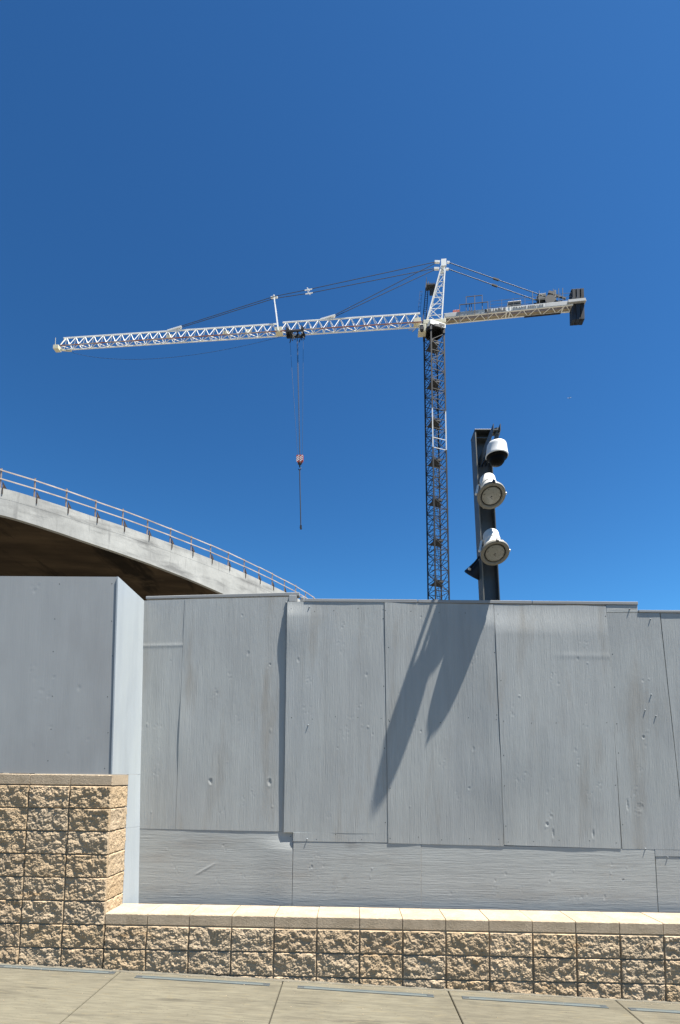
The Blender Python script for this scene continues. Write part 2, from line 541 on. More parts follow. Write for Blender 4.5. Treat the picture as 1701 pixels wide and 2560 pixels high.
def split_face(mb, origin, ux, un, w, h, seed, nx=60, nz=32, amp=1.0):
    """rough split face of one block: ux along, z up, un outward"""
    o = Vector(origin)
    ux = Vector(ux)
    un = Vector(un)
    vs = []
    tilt = (random.random() - .5) * .012
    tilt2 = (random.random() - .5) * .012
    for j in range(nz + 1):
        v = j / nz
        for i in range(nx + 1):
            u = i / nx
            du = min(u, 1 - u) * w
            dv = min(v, 1 - v) * h
            P = Vector((u * w * 1.0, v * h, seed * 3.77))
            jit = 1 + .5 * noise.noise(Vector((u * w * 22, v * h * 22, seed)))
            e = sstep(min(du, dv) / (.0075 * jit))
            big = fbm(P * 9, 2)
            med = noise.noise(P * 36 + Vector((0, 0, 7)))
            med2 = noise.noise(P * 68 + Vector((3, 0, 1)))
            fine = noise.noise(P * 110 + Vector((0, 5, 2)))
            cell = noise.cell(P * 26 + Vector((med * .8, fine * .5, 0)))
            fac = noise.noise(Vector((P.x * 13 + 4, P.y * 17, P.z)) + Vector((1, 1, 0)) * (.5 * big))
            rid = 1 - abs(noise.noise(P * 14 + Vector((9, 2, 4)))) * 2.2
            d = .014 + .008 * big + .007 * fac + .0035 * rid + .0048 * med + .0041 * med2 + .0028 * fine + .0025 * (cell if isinstance(cell, float) else 0)
            d += tilt * (u - .5) + tilt2 * (v - .5)
            d = max(d, -.004) * e * amp
            vs.append(o + ux * (u * w) + Vector((0, 0, v * h)) + un * d)
    n = nx + 1
    fs = [(j * n + i, j * n + i + 1, (j + 1) * n + i + 1, (j + 1) * n + i) for j in range(nz) for i in range(nx)]
    tone = random.Random(seed * 7 + 1).randrange(5)
    mb.add(vs, fs, tone)
    # short sides back to the mortar
    bk = .014
    ring = [i for i in range(n)] + [j * n + nx for j in range(1, nz + 1)] + [nz * n + i for i in range(nx - 1, -1, -1)] + [j * n for j in range(nz - 1, 0, -1)]
    bv = [vs[i] - un * bk for i in ring]
    fv = [vs[i] for i in ring]
    k = len(ring)
    mb.add(fv + bv, [(i, (i + 1) % k, k + (i + 1) % k, k + i) for i in range(k)], tone)


G = .0036  # half of a mortar joint


def coping(parent, base, xs, z0, z1, y0, y1, end_x=None):
    """one smooth stone per pitch with slightly chipped front arrises"""
    mb = MB()
    for x in xs:
        xa, xb = x + .0032, x + B - .0032
        if end_x is not None and xb > end_x:
            xb = end_x
        dz = (random.random() - .5) * .003
        dy = (random.random() - .5) * .004
        n = 26
        c = .006
        prof = [(y0 + dy + .004, z0 + dz, 0), (y0 + dy, z0 + dz + .004, 0), (y0 + dy, z1 + dz - c, 1), (y0 + dy + c, z1 + dz, 2), (y1, z1 + dz, 0), (y1, z0 + dz, 0)]
        vs = []
        for i in range(n + 1):
            xx = xa + (xb - xa) * i / n
            for (py, pz, k) in prof:
                ch = max(0, noise.noise(Vector((xx * 35, z1 * 7, 3)))) * .006 + max(0, noise.noise(Vector((xx * 90, z1 * 7, 9)))) * .004
                if k == 1:
                    pz -= ch
                if k == 2:
                    py += ch
                vs.append((xx, py, pz))
        m_ = len(prof)
        fs = [(i * m_ + k, i * m_ + (k + 1) % m_, (i + 1) * m_ + (k + 1) % m_, (i + 1) * m_ + k) for i in range(n) for k in range(m_)]
        fs += [tuple(range(m_)), tuple(n * m_ + k for k in range(m_ - 1, -1, -1))]
        mb.add(vs, fs)
    return mb.build('coping', M['cap'], parent, base)


def build_walls():
    # low wall, right of the corner
    t = empty('block_wall', (3.2, .2, -.55))
    tag(t, 'low tan split face block wall with cream coping running in front of the grey fence', 'block wall')
    mb = MB()
    for r in range(3):
        for k in range(32):
            far = k > 14
            split_face(mb, (k * B + G, .004, -(r + 1) * HC + G - .004), (1, 0, 0), (0, -1, 0), B - 2 * G, HC - 2 * G, 100 + r * 31 + k,
                       20 if far else 60, 12 if far else 32)
    mb.build('blocks', BLK, t, t.location)
    mb = MB()
    mb.box((.003, .0065, -.9), (32 * B, .385, .0035))
    mb.build('mortar_core', M['mortar'], t, t.location)
    coping(t, t.location, [k * B for k in range(32)], .004, .107, -.004, .40)
    # tall wall at the left
    t = empty('block_wall', (-1.0, .2, -.45))
    tag(t, 'tall tan split face block wall at the left under the plywood box', 'block wall')
    mb = MB()
    for r in range(9):
        for k in range(15):
            z = 6 * HC - (r + 1) * HC
            far = k > 3
            w = B - 2 * G
            split_face(mb, (-(k + 1) * B + G, .004, z + G - .004), (1, 0, 0), (0, -1, 0), w, HC - 2 * G, 400 + r * 17 + k,
                       20 if far else 60, 12 if far else 32)
        if r < 6:
            split_face(mb, (-.012, .006, 6 * HC - (r + 1) * HC + G - .004), (0, 1, 0), (1, 0, 0), .393, HC - 2 * G, 700 + r * 3, 58, 32, .55)
    mb.build('blocks', BLK, t, t.location)
    mb = MB()
    mb.box((-15 * B, .0065, -.9), (-.020, .385, 6 * HC - .001))
    mb.build('mortar_core', M['mortar'], t, t.location)
    coping(t, t.location, [-k * B for k in range(15, 0, -1)], 6 * HC + .004, 6 * HC + .106, -.004, .40, end_x=.003)


build_walls()


# ------------------------------------------------------------------ plywood
from mathutils.bvhtree import BVHTree
SHEETS = []


def on_sheet(x, z, default):
    """y of the plywood surface that faces the street at (x, z)"""
    best = None
    for t_ in SHEETS:
        h = t_.ray_cast(Vector((x, -1.0, z)), Vector((0, 1, 0)))
        if h[0] is not None and (best is None or h[0].y < best):
            best = h[0].y
    return default if best is None else best


def panel(name, q, y, material, parent, base, knots=(), warp=.0018, bow=None, step=.008, thick=.018, seed=0, label=None, yside=None, notch=None):
    """q = (x_top_left, x_top_right, z_top_left, z_top_right, x_bot_left, x_bot_right, z_bot_left, z_bot_right)
    knots: (x, z, radius x, radius z, depth) ; bow(u, v) -> extra offset towards the viewer"""
    xtl, xtr, ztl, ztr, xbl, xbr, zbl, zbr = q
    w = max(abs(xtr - xtl), .05)
    h = abs(ztl - zbl)
    nx = max(3, int(w / step))
    nz = max(3, int(h / step))
    mb = MB()
    vs = []
    for j in range(nz + 1):
        v = j / nz
        for i in range(nx + 1):
            u = i / nx
            x = (xbl * (1 - u) + xbr * u) * (1 - v) + (xtl * (1 - u) + xtr * u) * v
            z = (zbl * (1 - v) + ztl * v) * (1 - u) + (zbr * (1 - v) + ztr * v) * u
            d = warp * (noise.noise(Vector((x * 1.9, z * 1.3, seed + .5))) + .5 * noise.noise(Vector((x * 5, z * 2.2, seed + 9))))
            if bow:
                d += bow(u, v)
            vs.append([x, y - d, z])
    n = nx + 1
    for (kx, kz, rx, rz, dep) in knots:
        jj = int((kz - zbl) / h * nz)
        dj = int(2.6 * rz / h * nz) + 2
        ii = int((kx - xbl - (xtl - xbl) * (kz - zbl) / h) / w * nx)
        di = int(2.6 * rx / w * nx) + 2
        for j in range(max(0, jj - dj), min(nz, jj + dj) + 1):
            for i in range(max(0, ii - di), min(nx, ii + di) + 1):
                p = vs[j * n + i]
                wx = .35 * rx * noise.noise(Vector((p[0] * 45, p[2] * 30, kx * 9)))
                a = ((p[0] - kx + wx) / rx) ** 2 + ((p[2] - kz - wx) / rz) ** 2
                if a < 6:
                    rr = math.sqrt(a)
                    p[1] -= dep * (-math.exp(-a * 1.6) + .22 * math.exp(-((rr - 1.25) / .35) ** 2)) * (1 + .6 * noise.noise(Vector((p[0] * 60, p[2] * 60, seed))))
    fs = []
    for j in range(nz):
        for i in range(nx):
            fs.append((j * n + i, j * n + i + 1, (j + 1) * n + i + 1, (j + 1) * n + i))
    mb.add(vs, fs, 0, True)
    ring = [i for i in range(n)] + [j * n + nx for j in range(1, nz + 1)] + [nz * n + i for i in range(nx - 1, -1, -1)] + [j * n for j in range(nz - 1, 0, -1)]
    fv = [vs[i] for i in ring]
    bv = [(p[0], p[1] + thick, p[2]) for p in fv]
    k = len(ring)
    mb.add(fv + bv, [(i, (i + 1) % k, k + (i + 1) % k, k + i) for i in range(k)] + [tuple(k + i for i in range(k))])
    if notch:
        mb.box(notch[0], notch[1])
    SHEETS.append(BVHTree.FromPolygons([tuple(v) for v in mb.v], mb.f))
    o = mb.build(name, material, parent, base)
    if label:
        o['label'] = label
    return o


def rknots(x0, x1, z0, z1, n, seed, big=0):
    rnd = random.Random(seed)
    out = []
    for i in range(n):
        r = rnd.uniform(.006, .013)
        out.append((rnd.uniform(x0 + .05, x1 - .05), rnd.uniform(z0 + .08, z1 - .08), r, r * rnd.uniform(1.3, 2.6), rnd.choice((-1, 1, 1)) * rnd.uniform(.0010, .0028)))
    for i in range(n * 3):   # football patches: rough little clusters
        cx, cz = rnd.uniform(x0 + .1, x1 - .1), rnd.uniform(z0 + .1, z1 - .1)
        if i % 3 == 0:
            for k in range(7):
                out.append((cx + rnd.gauss(0, .022), cz + rnd.gauss(0, .035), rnd.uniform(.005, .009), rnd.uniform(.010, .025), rnd.uniform(.0006, .0016)))
    return out


Y0 = .558
YR = .586


def build_fence():
    t = empty('plywood_fence', (3.0, .6, -.5))
    tag(t, 'long grey painted plywood fence of upright sheets standing behind the low block wall', 'fence')
    b = t.location
    V, H = M['ply_v'], M['ply_h']
    panel('plywood_sheet', (-.03, .462, 3.37, 3.39, .03, .452, .853, .85), YR + .002, V, t, b, rknots(.05, .42, .9, 3.3, 4, 1), seed=1,
          bow=lambda u, v: .002 * math.exp(-((v - .795) / .008) ** 2))
    k = rknots(.5, 1.6, .9, 3.3, 7, 2) + [(.82, 1.37, .018, .032, .006), (1.46, 1.37, .020, .036, .006)]
    panel('plywood_sheet', (.464, 1.68, 3.39, 3.425, .455, 1.70, .85, .844), YR, V, t, b, k, seed=2,
          bow=lambda u, v: .007 * math.exp(-(u / .10) ** 2) * math.exp(-((v - .42) / .14) ** 2))
    k = rknots(1.66, 2.65, .8, 3.3, 8, 3)
    panel('plywood_sheet', (1.616, 2.683, 3.362, 3.359, 1.628, 2.738, .838, .838), Y0, V, t, b, k, seed=3, bow=lambda u, v: (.004 * v - .006 * (1 - v) + .010 * math.exp(-((v - .9) / .1) ** 2) - .012 * sstep((v - .93) / .07)) * math.exp(-(u / .25) ** 2),
          notch=((1.732, Y0 + .0005, .746), (2.738, Y0 + .018, .8379)))
    k = rknots(2.75, 3.85, .8, 3.3, 9, 4)
    panel('plywood_sheet', (2.688, 3.882, 3.358, 3.343, 2.743, 3.962, .742, .730), Y0 - .001, V, t, b, k, seed=4,
          bow=lambda u, v: .002 * math.exp(-(u / .15) ** 2) + .0165 * sstep((u - .55) / .45) * (1 - sstep((v - .90) / .10)) * sstep(v / .3))
    k = rknots(3.95, 5.1, .8, 3.3, 10, 5) + [(4.42, .965, .014, .024, .0045), (4.48, .87, .010, .05, .0042), (4.90, .87, .011, .05, .0045)]
    panel('plywood_sheet', (3.886, 5.104, 3.343, 3.335, 3.967, 5.190, .7395, .7205), Y0 - .0015, V, t, b, k, seed=5,
          bow=lambda u, v: .021 * (1 - sstep((v - .87) / .13)) * (1 - .6 * u) * sstep(v / .5) - .0012 + .0012 * math.exp(-((v - .785) / .012) ** 2) * sstep((u - .45) / .2))
    k = rknots(5.25, 5.6, .8, 3.2, 5, 6) + [(5.46, 1.9, .013, .018, .0045), (5.27, 1.18, .010, .06, .0045), (5.40, 1.15, .03, .04, .002)]
    panel('plywood_sheet', (5.110, 5.682, 3.258, 3.258, 5.200, 5.856, .7195, .7195), Y0 + .002, V, t, b, k, seed=6, warp=.002,
          notch=((5.541, Y0 + .003, .6485), (5.861, Y0 + .019, .7192)))
    k = rknots(5.75, 6.9, .7, 3.2, 6, 7)
    panel('plywood_sheet', (5.692, 6.90, 3.258, 3.25, 5.869, 7.06, .6485, .62), Y0 + .004, V, t, b, k, seed=8, step=.03)
    # lower row, laid sideways
    panel('plywood_sheet', (.03, 1.728, .851, .8425, .06, 1.731, -.25, -.25), YR + .003, H, t, b, rknots(.2, 1.6, .2, .8, 4, 11), seed=11,
          bow=lambda u, v: .003 * math.exp(-((v - .62 - (u - .44) * .9) / .012) ** 2) * sstep((u - .36) / .06) * sstep((.53 - u) / .06) + .026 * sstep((u - .72) / .28) * (1 - sstep((v - .80) / .18)))
    panel('plywood_sheet', (1.7345, 3.089, .7435, .7385, 1.7345, 3.089, -.25, -.25), Y0 + .003, H, t, b, rknots(1.8, 3.0, .1, .7, 4, 12), seed=12)
    panel('plywood_sheet', (3.093, 5.535, .7385, .716, 3.093, 5.552, -.25, -.25), Y0 + .004, H, t, b, rknots(3.2, 5.4, .1, .7, 8, 13) + [(5.2, .40, .014, .01, .006)], seed=13)
    panel('plywood_sheet', (5.547, 7.0, .6475, .615, 5.565, 7.0, -.25, -.25), Y0 + .007, H, t, b, rknots(5.6, 6.9, .1, .6, 4, 14), seed=14, step=.03)
    for i in range(5):        # the run carries on to the right, out of the photo
        xa = 7.065 + 1.224 * i
        panel('plywood_sheet', (xa - .16, xa + 1.06, 3.25, 3.245, xa, xa + 1.22, .62, .61), Y0 + .004 + .002 * (i % 2), V, t, b, rknots(xa, xa + 1.2, .8, 3.2, 4, 30 + i), seed=30 + i, step=.04)
    for i in range(3):
        xa = 7.004 + 2.10 * i
        panel('plywood_sheet', (xa, xa + 2.096, .615, .605, xa, xa + 2.096, -.25, -.25), Y0 + .007, H, t, b, rknots(xa, xa + 2, .1, .6, 3, 40 + i), seed=40 + i, step=.04)
    # top boards
    mb = MB()
    mb.hexa([(.02, .590, 3.392), (1.744, .588, 3.437), (1.744, .680, 3.437), (.02, .68, 3.392),
             (.02, .590, 3.424), (1.744, .588, 3.481), (1.744, .680, 3.481), (.02, .68, 3.424)])
    mb.build('top_board', M['weathered'], t, b, bevel=.006)
    mb = MB()
    mb.box((1.630, .562, 3.364), (1.712, .635, 3.4355))
    mb.build('spacer_block', M['ply_s'], t, b, bevel=.003)
    mb = MB()
    mb.box((1.7555, .575, 3.364), (1.80, .70, 3.425))
    mb.build('spacer_block', M['weathered'], t, b, bevel=.01)
    for xa, xb, za, zb in ((1.805, 3.05, 3.361, 3.357), (3.055, 4.30, 3.357, 3.352), (4.305, 5.452, 3.352, 3.347)):
        mb = MB()
        mb.hexa([(xa, .5545, za), (xb, .5545, zb), (xb, .640, zb), (xa, .640, za),
                 (xa, .5545, za + .034), (xb, .5545, zb + .036), (xb, .640, zb + .036), (xa, .640, za + .034)])
        mb.build('top_board', M['weathered'], t, b, bevel=.004)
    mb = MB()
    mb.box((5.1085, .560, 3.262), (5.448, .598, 3.3445))
    mb.build('end_board', M['ply_h'], t, b, bevel=.003)
    mb = MB()
    mb.hexa([(5.4535, .552, 3.262), (13.0, .552, 3.252), (13.0, .640, 3.252), (5.4535, .640, 3.262),
             (5.4535, .552, 3.290), (13.0, .552, 3.282), (13.0, .640, 3.282), (5.4535, .640, 3.290)])
    mb.build('top_board', M['weathered'], t, b, bevel=.004)
    # rear framing (out of sight from the street)
    for x0, x1, yb in ((.46, .452, YR + .026), (1.72, 1.735, YR + .030), (2.685, 2.76, Y0 + .026), (3.884, 3.97, Y0 + .026), (5.106, 5.20, Y0 + .026), (5.687, 5.87, Y0 + .030), (6.8, 6.9, Y0 + .030)):
        zs = 3.38 if x0 < .5 else (3.34 if x0 < 5 else 3.245)
        mb = MB()
        mb.hexa([(x1 - .045, yb, -.7), (x1 + .045, yb, -.7), (x1 + .045, yb + .06, -.7), (x1 - .045, yb + .06, -.7),
                 (x0 - .045, yb, zs), (x0 + .045, yb, zs), (x0 + .045, yb + .06, zs), (x0 - .045, yb + .06, zs)])
        mb.build('stud', M['weathered'], t, b)
    for x0, x1, za, zb, yb in ((.0, 1.70, .80, .90, YR + .045), (1.76, 5.15, .69, .79, Y0 + .045), (5.25, 7.0, .60, .70, Y0 + .055)):
        mb = MB()
        mb.box((x0, yb + .05, za), (x1, yb + .09, zb))
        mb.build('ledger', M['weathered'], t, b)
    # bolt heads
    for x, z in ((1.86, 3.30), (1.87, 1.99), (1.88, .772), (5.36, 3.30), (5.58, 3.19), (5.49, 2.19), (5.60, 2.13), (5.56, 2.36), (5.44, .725), (5.67, .64), (1.60, 3.36)):
        yb = on_sheet(x, z, Y0 if x > 1.61 else YR)
        mb = MB()
        r = .006
        mb.lathe([(0, -.011), (r * .6, -.011), (r, -.007), (r, -.002), (r * 1.3, -.001), (r * 1.3, .004), (0, .004)], (x, yb, z), (0, 1, 0), 10)
        mb.build('bolt', M['bolt'], t, b)
    rnd = random.Random(12)
    for x0, x1 in ((1.66, 2.66), (2.72, 3.84), (3.95, 5.06)):
        for z in (3.27, 2.06, .80):
            n_ = 5
            for k_ in range(n_):
                xx = x0 + (x1 - x0) * k_ / (n_ - 1) + rnd.uniform(-.03, .03) + (3.3 - z) * .02
                if x0 > 3.9 and z > 3:
                    continue
                zz = z + rnd.uniform(-.03, .03)
                mb = MB()
                mb.lathe([(0, -.0006), (.0042, -.0006), (.0042, .006)], (xx, on_sheet(xx, zz, Y0), zz), (0, 1, 0), 8)
                mb.build('screw', M['hole'], t, b)
    # small screw holes along the joints
    rnd = random.Random(4)
    for xj, x1 in ((2.70, 2.74), (3.90, 3.96), (5.12, 5.19)):
        for i in range(7):
            z = 3.2 - i * .37 + rnd.uniform(-.05, .05)
            xx = xj + (x1 - xj) * (3.3 - z) / 2.5 + rnd.choice((-.028, .028))
            mb = MB()
            mb.lathe([(0, -.0006), (.005, -.0006), (.005, .006)], (xx, on_sheet(xx, z, Y0), z), (0, 1, 0), 8)
            mb.build('screw', M['hole'], t, b)


build_fence()


def build_box():
    t = empty('plywood_box', (-.9, .3, 1.43))
    tag(t, 'grey painted plywood box enclosure standing on the tall block wall at the left', 'plywood enclosure')
    b = t.location
    panel('front_sheet', (-6.0, -.058, 3.437, 3.431, -6.0, -.020, 1.434, 1.434), .016, M['ply_s'], t, b,
          rknots(-5.9, -.1, 1.5, 3.4, 16, 21) + [(-.62, 2.92, .006, .008, .004), (-.64, 2.4, .006, .008, .004), (-.65, 1.9, .006, .009, .004), (-.05, 2.93, .005, .008, .003)], seed=21, warp=.0012, step=.014)
    rnd = random.Random(9)
    for x in (-2.5, -1.9, -1.3, -.66, -.09):
        for i in range(6):
            z = 1.52 + i * .365 + rnd.uniform(-.05, .05)
            xx = x + .012 * (3.4 - z) + rnd.uniform(-.02, .02)
            mb = MB()
            mb.lathe([(0, -.0006), (.0045, -.0006), (.0045, .006)], (xx, on_sheet(xx, z, .0145), z), (0, 1, 0), 8)
            mb.build('screw', M['hole'], t, b)
    # corner batten: the edge of the side sheet
    mb = MB()
    mb.hexa([(-.056, .006, 3.43), (-.042, .006, 3.43), (-.042, .06, 3.43), (-.056, .06, 3.43),
             (-.018, .006, 1.434), (-.004, .006, 1.434), (-.004, .06, 1.434), (-.018, .06, 1.434)])
    mb.build('corner_batten', M['ply_side'], t, b)

    def side(za, zb, ya, yb, ztop_a=None):
        """a leaning sheet facing right: x grows a little towards the ground"""
        def X(z, y):
            f = (y - .01) / .58
            if z > 1.434:
                k = (3.43 - z) / 1.996
                lin = -.041 + .036 * k + (.045 + .012 * k) * f
                g = max(0, min(1, (y - .397) / .196))
                kin = -.041 + .036 * k + .002 * f + (.043 + .012 * k) * g
                return lin * (1 - k * k) + kin * k * k
            g = max(0, min(1, (y - .397) / .196))
            return -.003 + (.097 - .0297 * z) * g
        mb = MB()
        ny, nz = 24, max(8, int((za - zb) / .03))
        vs = []
        for j in range(nz + 1):
            v = j / nz
            for i in range(ny + 1):
                u = i / ny
                y = ya + (yb - ya) * u
                zt = za if ztop_a is None else za + (ztop_a - za) * u
                z = zb + (zt - zb) * v
                vs.append((X(z, y) + .0018 * noise.noise(Vector((y * 4, z * 2, 3))), y, z))
        n = ny + 1
        mb.add(vs, [(j * n + i, j * n + i + 1, (j + 1) * n + i + 1, (j + 1) * n + i) for j in range(nz) for i in range(ny)], 0, True)
        ring = [i for i in range(n)] + [j * n + ny for j in range(1, nz + 1)] + [nz * n + i for i in range(ny - 1, -1, -1)] + [j * n for j in range(nz - 1, 0, -1)]
        fv = [vs[i] for i in ring]
        bv = [(p[0] - .012, p[1], p[2]) for p in fv]
        k = len(ring)
        mb.add(fv + bv, [(i, (i + 1) % k, k + (i + 1) % k, k + i) for i in range(k)] + [tuple(k + i for i in range(k))])
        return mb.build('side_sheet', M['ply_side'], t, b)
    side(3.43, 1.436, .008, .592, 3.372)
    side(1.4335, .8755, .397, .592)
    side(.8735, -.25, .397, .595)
    mb = MB()
    mb.hexa([(-6.0, .018, 3.402), (-.06, .018, 3.397), (-.03, .58, 3.34), (-6.0, .58, 3.345),
             (-6.0, .018, 3.416), (-.06, .018, 3.411), (-.03, .58, 3.354), (-6.0, .58, 3.359)])
    mb.build('lid', M['ply_s'], t, b)


build_box()


# ------------------------------------------------------------------ steel post with camera and floodlights
def build_post():
    t = empty('steel_post', (3.83, .72, -.6))
    tag(t, 'dark blue grey steel channel post rising behind the fence with lamps and camera on it', 'post')
    b = t.location
    zt = 5.42
    lean = .040   # 2.3 cm per metre

    def hx(x0, x1, y0, y1, z0, z1, mb):
        def s(z):
            return -lean * (z - 3.4) + .0
        mb.hexa([(x0 + s(z0), y0, z0), (x1 + s(z0), y0, z0), (x1 + s(z0), y1, z0), (x0 + s(z0), y1, z0),
                 (x0 + s(z1), y0, z1), (x1 + s(z1), y0, z1), (x1 + s(z1), y1, z1), (x0 + s(z1), y1, z1)])
    x0, x1 = 3.800, 3.984
    for xa, xb in ((x0, x0 + .012), (x1 - .012, x1)):
        mb = MB()
        hx(xa, xb, .652, .86, -.6, zt, mb)
        mb.build('flange', M['pole'], t, b, bevel=.002)
    mb = MB()
    hx(x0 + .0125, x1 - .0125, .748, .758, -.6, zt - .002, mb)
    mb.build('web', M['pole'], t, b)
    mb = MB()
    hx(x0 - .003, x1 + .003, .648, .864, zt + .0005, zt + .013, mb)
    hx(x0 + .013, x1 - .013, .66, .747, zt - .09, zt - .08, mb)
    mb.build('cap_plate', M['pole'], t, b, bevel=.002)
    mb = MB()
    hx(x0 - .001, x0 + .009, .6465, .6515, 3.0, zt - .03, mb)
    mb.build('edge_trim', M['pole_edge'], t, b)
    # base foot
    mb = MB()
    mb.box((3.68, .60, -.75), (4.16, 1.0, -.60))
    mb.build('footing', M['cap'], t, b)


build_post()


def floodlight(loc, ax, label, cap_dark=False, flip=1):
    """round floodlight: loc = centre of the lens, ax = the way it shines"""
    ax = Vector(ax).normalized()
    t = empty('floodlight', loc)
    tag(t, label, 'floodlight', 'floodlights on the steel post')
    b = t.location
    c = Vector(loc)
    mb = MB()
    # housing: bowl behind the rim then canister
    mb.lathe([(.128, -.012), (.140, -.03), (.136, -.055), (.112, -.10), (.088, -.128), (.088, -.135), (.088, -.20), (.093, -.203), (.093, -.225), (.088, -.228)], c, ax, 40)
    body = mb.build('housing', M['lamp'], t, b)
    mb = MB()
    mb.lathe([(.0875, -.229), (.0875, -.345), (.078, -.362), (.03, -.37), (0, -.37)], c, ax, 40)
    mb.build('ballast_canister', M['lamp_dark'] if cap_dark else M['lamp'], t, b)
    mb = MB()
    mb.lathe([(.122, -.03), (.150, -.03), (.153, -.022), (.152, .004), (.144, .010), (.128, .010), (.119, .006), (.1125, -.006), (.1125, -.03)], c, ax, 48)
    mb.build('rim', M['rim'], t, b)
    mb = MB()
    mb.lathe([(.114, -.031), (0, -.031)], c, ax, 40)
    mb.build('gasket', M['lamp_dark'], t, b)
    mb = MB()
    mb.lathe([(.102, -.030), (.102, -.006), (.098, .001), (.085, .005), (.055, .009), (.02, .011), (0, .0115)], c, ax, 48)
    lens = mb.build('lens', M['lens'], t, b)
    mb = MB()
    mb.lathe([(0, .0165), (.006, .0155), (.009, .008)], c, ax, 12)
    sub(lens, mb, 'lens_boss', M['lamp_dark'], b)
    # yoke with pivot knobs, reaching back to the post web
    side = ax.cross(Vector((0, 0, 1))).normalized() * flip
    back = Vector((c.x, .742, c.z + .02))
    mb = MB()
    for s in (-1, 1):
        p = c - ax * .05 + side * s * .157
        q = c - ax * .245 + side * s * .115
        mb.bar(p, q, .024, 4, 0, .006)
    mb.bar(c - ax * .245 + side * .118, c - ax * .245 - side * .118, .030, 4, 0, .007)
    mb.bar(c - ax * .36, back, .034, 8)
    mb.build('yoke', M['lamp'], t, b)
    for s in (-1, 1):
        mb = MB()
        mb.lathe([(0, .012), (.012, .012), (.015, .006), (.015, -.012), (0, -.012)], c - ax * .05 + side * s * .159, side * s, 12)
        mb.build('pivot_knob', M['dome_white'], t, b)
    # clamp band and catch at the rim
    mb = MB()
    u = ax.cross(side).normalized()
    if u.z < 0:
        u = -u
    mb.bar(c + u * .150 - ax * .045, c + u * .155 + ax * .008, .024, 4, 0, .018)
    mb.build('rim_catch', M['lamp_dark'], t, b)
    return t


AX = (-.02, -.56, -.83)
floodlight((3.838, .42, 4.509), AX, 'white round floodlight on the steel post, between the dome camera and the lower lamp')
floodlight((3.869, .42, 3.864), AX, 'lowest of the white floodlights facing forward on the steel post, just above the fence')


def rear_lamp():
    c = Vector((3.785, .93, 3.80))
    ax = Vector((-.42, .52, -.80)).normalized()
    t = empty('floodlight', c)
    tag(t, 'dark flared floodlight seen from behind on the far left side of the steel post', 'floodlight', 'floodlights on the steel post')
    mb = MB()
    mb.lathe([(.150, .012), (.153, 0), (.148, -.008), (.128, -.06), (.10, -.14), (.084, -.19), (.080, -.30), (.06, -.315), (0, -.318)], c, ax, 40)
    mb.build('housing', M['machine'], t, t.location)
    mb = MB()
    mb.lathe([(.150, .013), (.12, .006), (.06, .012), (0, .014)], c, ax, 40)
    mb.build('lens', M['lens'], t, t.location)
    mb = MB()
    mb.bar(c - ax * .30, (3.80, .87, 4.05), .03, 8)
    side = ax.cross(Vector((0, 0, 1))).normalized()
    for s in (-1, 1):
        mb.bar(c - ax * .05 + side * s * .16, c - ax * .24 + side * s * .11, .028, 4, 0, .007)
    mb.bar(c - ax * .24 + side * .113, c - ax * .24 - side * .113, .028, 4, 0, .007)
    mb.build('yoke', M['machine'], t, t.location)
    for s in (-1, 1):
        mb = MB()
        mb.lathe([(0, .012), (.013, .012), (.016, .004), (.016, -.014), (0, -.014)], c - ax * .05 + side * s * .168, side * s, 12)
        mb.build('pivot_knob', M['dome_white'], t, t.location)


rear_lamp()


def dome_camera():
    c = Vector((3.841, .190, 4.822))     # centre of the rim
    t = empty('dome_camera', c)
    tag(t, 'white dome security camera hanging from a bracket at the top of the steel post', 'security camera')
    b = t.location
    up = (0, 0, 1)
    mb = MB()
    mb.lathe([(.100, -.004), (.112, -.006), (.117, .0), (.116, .014), (.112, .024), (.103, .10), (.100, .122), (.092, .137), (.06, .150), (.036, .156), (.030, .172), (0, .172)], c, up, 44)
    mb.build('housing', M['dome_white'], t, b)
    mb = MB()
    mb.lathe([(.111, -.0045), (.106, -.018), (.085, -.028), (.082, -.03)], c, up, 44)
    mb.build('trim_ring', M['dome_black'], t, b)
    mb = MB()
    mb.lathe([(.083, -.02), (.082, -.04), (.074, -.066), (.056, -.088), (.03, -.101), (0, -.105)], c, up, 36)
    mb.build('dome', M['dome_black'], t, b)
    mb = MB()
    mb.lathe([(.022, .160), (.022, .235), (.032, .236), (.032, .30), (0, .30)], c, up, 20)
    mb.build('stem', M['pole'], t, b)
    for x in (3.790, 3.862):
        mb = MB()
        pr = [(.742, 5.03), (.742, 5.145), (.13, 5.145), (.13, 5.075), (.21, 5.05)]
        n = len(pr)
        vs = [(x, y, z) for y, z in pr] + [(x + .006, y, z) for y, z in pr]
        mb.add(vs, [tuple(range(n)), tuple(range(2 * n - 1, n - 1, -1))] + [(i, (i + 1) % n, n + (i + 1) % n, n + i) for i in range(n)])
        mb.build('bracket_plate', M['pole'], t, b)
    mb = MB()
    mb.box((3.7965, .145, 5.085), (3.8615, .25, 5.097))
    mb.build('mount_plate', M['pole'], t, b)
    mb = MB()
    mb.tube([(3.835, .25, 5.0), (3.825, .32, 4.98), (3.82, .44, 5.0), (3.82, .60, 5.03), (3.82, .74, 5.04)], .007, 8)
    mb.build('cable', M['black'], t, b)


dome_camera()


